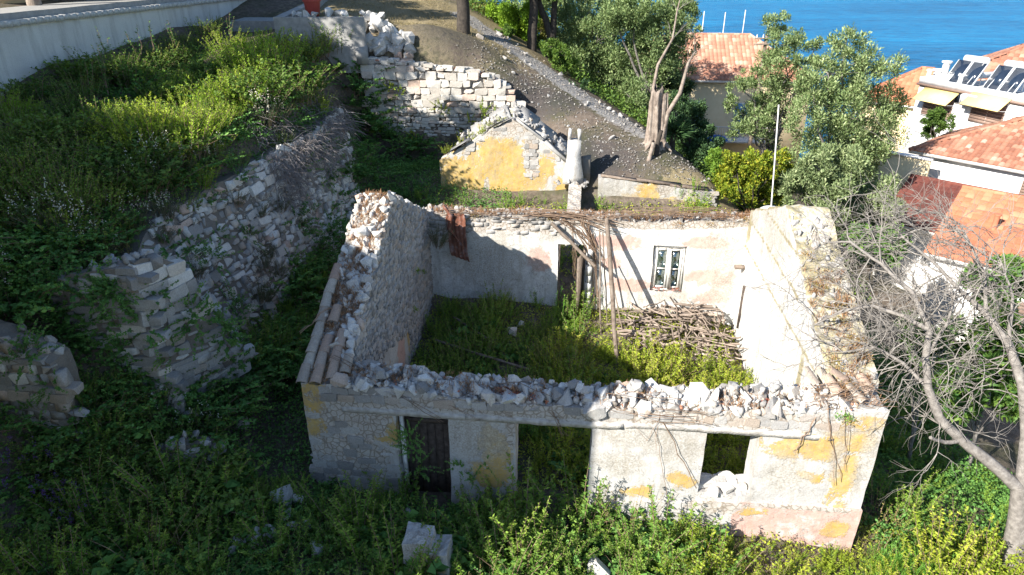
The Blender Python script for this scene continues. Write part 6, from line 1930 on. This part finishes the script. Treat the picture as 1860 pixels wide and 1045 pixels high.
# behind the back wall
sow('weed', WEED, spots_rect(60, -4, 8.5, 22.3, 26.6, lambda x, y: not (-3.2 < x < 3.2 and y > 26.2)), (.8, 1.2), 'green weed between the back wall and the ochre gable', 'weed', 'weeds behind the back wall')
sow('yellow_weed', WEEDSUN, spots_rect(24, 3.3, 8.6, 22.4, 25.4), (.8, 1.2), 'bright weed behind the back wall near the low wall', 'weed', 'bright weeds near the low wall')
sow('bramble', BRAM, spots_rect(40, -6, 0, 22.5, 30.4, lambda x, y: not (x > -3.4 and y > 26.4)), (1, 1.5), 'bramble at the foot of the terrace wall', 'bramble', 'brambles at the terrace wall')
sow('yellow_weed', WEEDSUN, [(TO + te * u - tw * .2)[:2] for u in (3.3, 4.1, 4.9, 5.4, 6.2, 2.2)], (.6, .9), 'yellow-green tuft below the terrace wall', 'weed', 'tufts below the terrace wall')
for u, z, s_ in ((1.2, 6.0, .8), (1.6, 5.8, .7), (3.3, 5.2, .8), (3.6, 5.0, .7), (4.7, 4.6, .8), (5.3, 4.9, 1.2), (5.35, 4.4, 1.1), (5.9, 4.9, .8), (6.3, 4.8, .7), (2.0, 3.9, .7), (4.2, 4.0, .6), (.5, 4.2, .9)):
    q = TO + te * u - tw * .12 + UP * z
    tag(put('wall_plant', random.choice(WEEDSUN), None, q, (1.1, 0, ru(-.3, .3)), (s_, s_, s_)), 'yellow-green plant hanging from the joints of the terrace wall', 'plant', 'plants in the terrace wall')
for u, s_ in ((.4, .7), (.9, .8), (1.3, .7), (1.7, .9), (2.1, .7), (2.5, .6), (5.3, .8), (5.6, .9), (.2, .9)):
    q = OO + EX * u + EY * .35 + UP * (gtop(u) + .02)
    tag(put('rake_weed', random.choice(WEEDSUN), None, q, (ru(-.2, .5), 0, ru(0, 6)), (s_, s_, s_ * .8)), 'yellow-green weed sprouting along the rake of the ochre gable', 'weed', 'weeds on the ochre gable')
for px, py in ((745, 770), (750, 800), (755, 830), (740, 790), (835, 830), (860, 850), (880, 820)):
    q = at_depth(px, py, 12.1)
    tag(put('creeper', random.choice(BRAM), None, q - UP * .3, (.9, 0, ru(0, 1)), (.55, .55, .7)), 'creeper spray hanging over the left doorway', 'creeper', 'creepers at the left doorway')

plant_out()

# ---------------------------------------------------------------- ground cover nobody could count
def cover(name, label, regions, mat, seed):
    so = Soup()
    for (x0, x1, y0, y1, dens, hmax, L, Wl, ok) in regions:
        n = int((x1 - x0) * (y1 - y0) * dens)
        X = RNG.uniform(x0, x1, n); Y = RNG.uniform(y0, y1, n)
        q = np.stack([X - FL.x, Y - FL.y], 1)
        S = q @ np.array([EX.x, EX.y]); Dd = q @ np.array([EY.x, EY.y])
        keep = ok(X, Y, S, Dd)
        cl = np.sin(X * 2.3 + np.sin(Y * 1.7) * 1.5) * np.sin(Y * 2.9 + np.cos(X * 1.3) * 1.4)
        keep &= RNG.random(n) < .65 + .35 * cl
        X, Y, cl = X[keep], Y[keep], cl[keep]; n = len(X)
        Z = ground(X, Y) + RNG.random(n) ** 1.3 * hmax * (.65 + .5 * cl)
        D = nrm(n); D[:, 2] = np.abs(D[:, 2]) * .6 + .05
        so.leaves(np.stack([X, Y, Z], 1), D, L * RNG.uniform(.6, 1.3, n), Wl * RNG.uniform(.6, 1.3, n), 0)
    tag(put(name, so.mesh(name, [M[mat]])), label, 'ground cover', kind='stuff')
outs = lambda X, Y, S, Dd: ~((S > -.1) & (S < W + .1) & (Dd > -.1) & (Dd < D + .1))
cover('undergrowth', 'dark leafy undergrowth covering the yard and trench', [
    (-12.5, 4.5, 8, 12.8, 480, .3, .075, .05, outs), (-10, -4.3, 12.8, 27, 500, .4, .08, .055, outs), (8.2, 14.5, 10.8, 24, 500, .45, .09, .06, outs),
    (-6.5, 0, 22, 31, 420, .4, .085, .055, lambda X, Y, S, Dd: outs(X, Y, S, Dd) & (Y < 30.9 - (X + 6.6) * .066))], 'bramble', 1)
cover('terrace_cover', 'low green plants covering the upper terrace', [(-16.5, -7, 13.5, 31, 240, .2, .08, .05, lambda X, Y, S, Dd: (X > -16.2 + (Y - 22) * .14) & (X < np.interp(Y, [13, 16, 20, 24, 31], [-9, -9.6, -8.8, -7.5, -6.5])))], 'weed', 2)
ins = lambda X, Y, S, Dd: (S > 1.0) & (S < 11.1) & (Dd > .7) & (Dd < 8.8) & ~((S > 2.4) & (S < 4.8) & (Dd > 4.6) & (Dd < 6.4))
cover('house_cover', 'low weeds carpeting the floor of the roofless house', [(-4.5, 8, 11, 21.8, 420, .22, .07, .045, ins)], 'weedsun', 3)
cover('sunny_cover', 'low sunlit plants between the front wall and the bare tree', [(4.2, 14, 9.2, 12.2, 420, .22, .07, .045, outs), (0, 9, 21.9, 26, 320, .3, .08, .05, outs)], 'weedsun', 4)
cover('understory', 'bushy understory under the olive trees below the track', [
    (3, 16, 27, 50, 190, .8, .14, .08, lambda X, Y, S, Dd: (X > np.interp(Y, [27, 30, 32, 34.5, 37, 50], [9.4, 7.8, 6.2, 3.6, 1.8, 1])) ), (-6, 10, 40, 60, 110, 1.0, .18, .1, lambda X, Y, S, Dd: X > -3 + (Y - 40) * .1)], 'oak', 5)

so = Soup()
n = 9000
X = RNG.uniform(-9, 2.2, n); Y = RNG.uniform(32.2, 42, n)
kp = (X < np.interp(Y, [32, 34, 36, 40], [-1.0, .6, -1.4, -3.5])) & (np.sin(X * 1.9) * np.cos(Y * 2.3) + RNG.random(n) > .15) & (np.hypot((X + 2.9) / 2.0, (Y - 32.9) / 1.0) > 1)
X, Y = X[kp], Y[kp]; D_ = nrm(len(X)); D_[:, 2] = np.abs(D_[:, 2]) * .5 + .15
so.leaves(np.stack([X, Y, ground(X, Y) + .02], 1), D_, RNG.uniform(.08, .22, len(X)), .02, 0)
tag(put('straw_grass', so.mesh('straw_grass', [M['straw']])), 'thin straw-coloured grass on the upper slope', 'dry grass', kind='stuff')
# dry grass and moss on the wall heads
so = Soup()
def tufts(n, fs, h, spread=.5):
    for i in range(n):
        p = fs(); k = 14
        Pq = np.array(p[:]) + RNG.normal(0, 1, (k, 3)) * np.array([.05, .05, .01])
        D = RNG.normal(0, spread, (k, 3)) + np.array([0, 0, .7])
        so.leaves(Pq, D, h * RNG.uniform(.5, 1.2, k), .014, 0, fold=.1)
def f_():
    d = ru(1.2, 5.2); return hp(ru(.15, .85), d, ltop(d) + .02)
tufts(260, f_, .16)
def f_():
    d = ru(.1, 3.4); return hp(W - ru(.1, 1.0), d, rtop(d) + .02)
tufts(120, f_, .18)
def f_():
    s = ru(1, 11.5); return hp(s, DB + ru(.05, .6), btop(s) + .03)
tufts(330, f_, .17)
def f_():
    s = ru(.8, 11.5); return hp(s, ru(.05, .6), ftop(s) + ru(.02, .25))
tufts(230, f_, .15)
def f_():
    d = ru(.0, 2.8); return hp(random.choice((.21, .51, .8)), d, ltop(d) + .03)
tufts(150, f_, .1, .9)
tag(put('dry_grass', so.mesh('dry_grass', [M['drygrass']])), 'rusty dry grass and moss growing on the broken wall heads', 'dry grass', kind='stuff')
def cushions(name, label, mat, spots, n=70, r=.16, L=.045):
    for p in spots:
        so = Soup(); d = nrm(n); d[:, 2] = np.abs(d[:, 2])
        so.leaves(np.array(p[:]) + d * r * RNG.uniform(.3, 1, n)[:, None] * np.array([1, 1, .6]), d + nrm(n) * .5, L, L * .5, 0)
        tag(put(name, so.mesh(name, [M[mat]])), label, 'plant', label)
cushions('succulent', 'red succulent cushion among the rubble on the front wall', 'redweed', [hp(s, ru(.1, .4), ftop(s) + .1) for s in (4.3, 4.5, 4.7, 5.0, 5.2, 4.6, 9.9)])
cushions('succulent', 'red stemmed plant rooted on the back window sill', 'redweed', [hp(s, DB + .02, 1.28) for s in (8.5, 8.7, 9.0, 9.2)], 50, .13)
cushions('moss_cushion', 'green cushion plant over the ochre corner of the front wall', 'grass', [hp(11.35, -.05, 2.88)], 160, .2)
cushions('sedum', 'yellow-brown sedum on the head of the back wall', 'sedum', [hp(s, DB + ru(-.05, .3), btop(s) + ru(-.25, .02)) for s in (2.3, 2.5, 4.3, 4.6, 4.9, 5.0, 7.4, 9.0, 10.0, 10.6, 11.0)], 110, .2)
cushions('sedum', 'olive-brown sedum on the front rake of the right gable', 'sedum', [hp(W - ru(.1, .9), d, rtop(d) + .02) for d in (.8, 1.2, 1.6, 2.0, 2.4, 2.9, 3.3, 3.8, .5, 1.0)], 130, .24)
cushions('wall_fern', 'small green plant rooted in the inner face of the left gable', 'weed', [hp(.98, d, z) for d, z in ((6.6, 2.6), (6.0, 1.6), (7.4, 2.2), (3.3, .3), (2.7, .5))], 60, .16, .07)

# dead vines and brush
def vine_bundle(name, label, paths, mat='vine', cat='vine'):
    so = Soup()
    for (a, b, sag, n, spread, r) in paths:
        for i in range(n):
            pa = Vector(a) + Vector(nrm(1)[0]) * spread; pb = Vector(b) + Vector(nrm(1)[0]) * spread * 1.6
            k = 8
            pts = [pa.lerp(pb, j / (k - 1)) - UP * sag * math.sin(math.pi * j / (k - 1)) + noise.noise_vector(pa * 2 + Vector((j * .7, i, 0))) * .09 for j in range(k)]
            so.tube(pts, r * ru(.6, 1.2), 4, 0, None, False)
    tag(put(name, so.mesh(name, M[mat])), label, cat)
fr = lambda px, py, d=-.05: (lambda q: hp(q[0], d, q[1]))(front_sz(px, py, d))
def front_sz(px, py, d):
    p0 = FL + EY * d; r = ray(px, py)
    t = (p0.x * EY.x + p0.y * EY.y) / (r.x * EY.x + r.y * EY.y)
    p = Vector((r.x * t, r.y * t, CAM_H + r.z * t)); return ((p - FL).dot(EX), p.z)
vine_bundle('dead_vine', 'dead brown vine tangled over the front wall between doorway and window', [(fr(1080, 728, .2), fr(1250, 760), -.05, 9, .3, .005), (fr(1130, 735, .1), fr(1160, 800), .0, 2, .12, .005), (fr(1210, 735, .1), fr(1190, 800), .0, 2, .1, .005), (fr(1205, 770), fr(1270, 885), .03, 1, .02, .009), (fr(1188, 775), fr(1215, 900), .0, 1, .02, .008), (fr(1110, 750), fr(1260, 748), .06, 6, .2, .005)])
vine_bundle('dead_vine', 'dead vine strands hanging over the ochre corner of the front wall', [(fr(1500, 740), fr(1525, 880), 0, 2, .05, .008), (fr(1480, 760), fr(1445, 820), 0, 2, .03, .009), (fr(1540, 740), fr(1535, 850), 0, 2, .06, .007), (fr(1580, 700, .3), fr(1500, 720, .2), -.1, 14, .2, .006), (fr(1450, 730, .2), fr(1600, 720, .3), -.1, 12, .2, .006)])
vine_bundle('dead_vine', 'dry vine trailing along the shaded rubble of the front wall', [(fr(600, 640, .3), fr(800, 760), -.05, 5, .1, .007), (fr(700, 690, .3), fr(870, 760), -.05, 5, .1, .006), (fr(600, 560, 1.2), fr(540, 600, .6), 0, 2, .05, .012), (fr(900, 705, .4), fr(1010, 730, .2), -.15, 7, .15, .007), (fr(1000, 745), fr(1030, 790), 0, 3, .05, .008)])
bk = lambda px, py, d=DB - .08: (lambda q: hp(q[0], d, q[1]))(front_sz(px, py, d))
vine_bundle('dead_vine', 'thick tangle of dead vine over the back doorway', [(bk(960, 390), bk(1110, 410), -.15, 22, .18, .012), (bk(1060, 395), bk(1085, 470), .0, 16, .16, .013), (bk(1075, 420), bk(1090, 600), .0, 9, .12, .01), (bk(1020, 400), bk(1075, 450), -.1, 12, .12, .012), (bk(1100, 390), bk(1330, 385), -.1, 18, .16, .007), (bk(1040, 400), bk(1045, 500), 0, 4, .08, .007), (bk(800, 385), bk(960, 390), -.05, 10, .15, .007)])
so = Soup()
for i in range(1500):          # dry brush slumping over the crown of the retaining wall
    k = 0 if random.random() < .45 else 1
    u = ru(0, 1) if k == 0 else ru(0, .75)
    v = ru(.78, 1.18) + .1 * math.sin(u * 5 + k) - .05
    q = bil(Vector(WA_BASE[k]), Vector(WA_BASE[k + 1]), Vector(WA_TOP[k]), Vector(WA_TOP[k + 1]), u, min(v, 1.0))
    if v > 1: q = q + Vector((-(v - 1) * 9, 0, 0)); q.z = gz(q.x, q.y)
    p = q + Vector((ru(0, .3), ru(-.2, .2), ru(.0, .28)))
    d = Vector((.35 + ru(-.9, .7), ru(-1, .8), -.35 + ru(-.5, .6)))
    twiggy(so, p, d, ru(.4, 1.0), ru(.006, .012), 0, .5, 4, 0, 0, .4)
tag(put('dry_brush', so.mesh('dry_brush', M['drybrush'])), 'grey heap of dry brush slumped over the retaining wall top', 'brush', kind='stuff')
# tall weed spikes in front of the stucco wall
for px, py, h_ in ((150, 170, 1.3), (180, 165, 1.4), (240, 120, 1.6), (190, 120, 1.5), (275, 105, 1.5), (60, 175, 1.0), (310, 90, 1.4), (405, 60, 1.2)):
    p = on_ground(px, py + 15); p.x += .35
    so = Soup(); 
    for k in range(3):
        t_ = p + Vector((ru(-.35, .35), ru(-.1, .1), h_ * ru(.8, 1.1)))
        branchy(so, p, t_, .012, .005, .2, 6, 4, 0)
        for i in range(26):
            q = p.lerp(t_, ru(.2, 1)); so.leaves([q[:]], [(ru(-1, 1), ru(-1, 1), ru(0, .6))], ru(.06, .14), .04, 1)
    tag(put('tall_weed', so.mesh('tall_weed', [M['vine'], M['bramble']])), 'tall thin weed spike against the stucco garden wall', 'weed', 'weed spikes at the garden wall')
for px, py in ((1020, 610), (1008, 600), (1016, 590)):
    p = at_level(px, py, -.1); so = Soup(); branchy(so, p, p + Vector((.05, 0, 1.5)), .012, .005, .1, 6, 4, 0)
    for i in range(30): 
        q = p + Vector((.03, 0, ru(.3, 1.5))); so.leaves([q[:]], [(ru(-1, 1), ru(-1, 1), ru(.1, .8))], ru(.05, .12), .03, 1)
    tag(put('tall_weed', so.mesh('tall_weed', [M['grass'], M['grass']])), 'tall pale weed spike in front of the back doorway', 'weed', 'weed spikes at the back doorway')
so = Soup()
for i in range(60):
    px, py = random.choice(((ru(0, 120), ru(850, 960)), (ru(100, 180), ru(930, 1000))))
    p = on_ground(px, py); n = 14
    so.leaves(np.array((p + UP * ru(.5, .9))[:]) + RNG.normal(0, 1, (n, 3)) * np.array([.02, .02, .05]), nrm(n), .03, .025, 0)
tag(put('violet_blossom', so.mesh('violet_blossom', [M['purple']])), 'small violet vetch blossoms in the dark left foreground', 'flowers', kind='stuff')
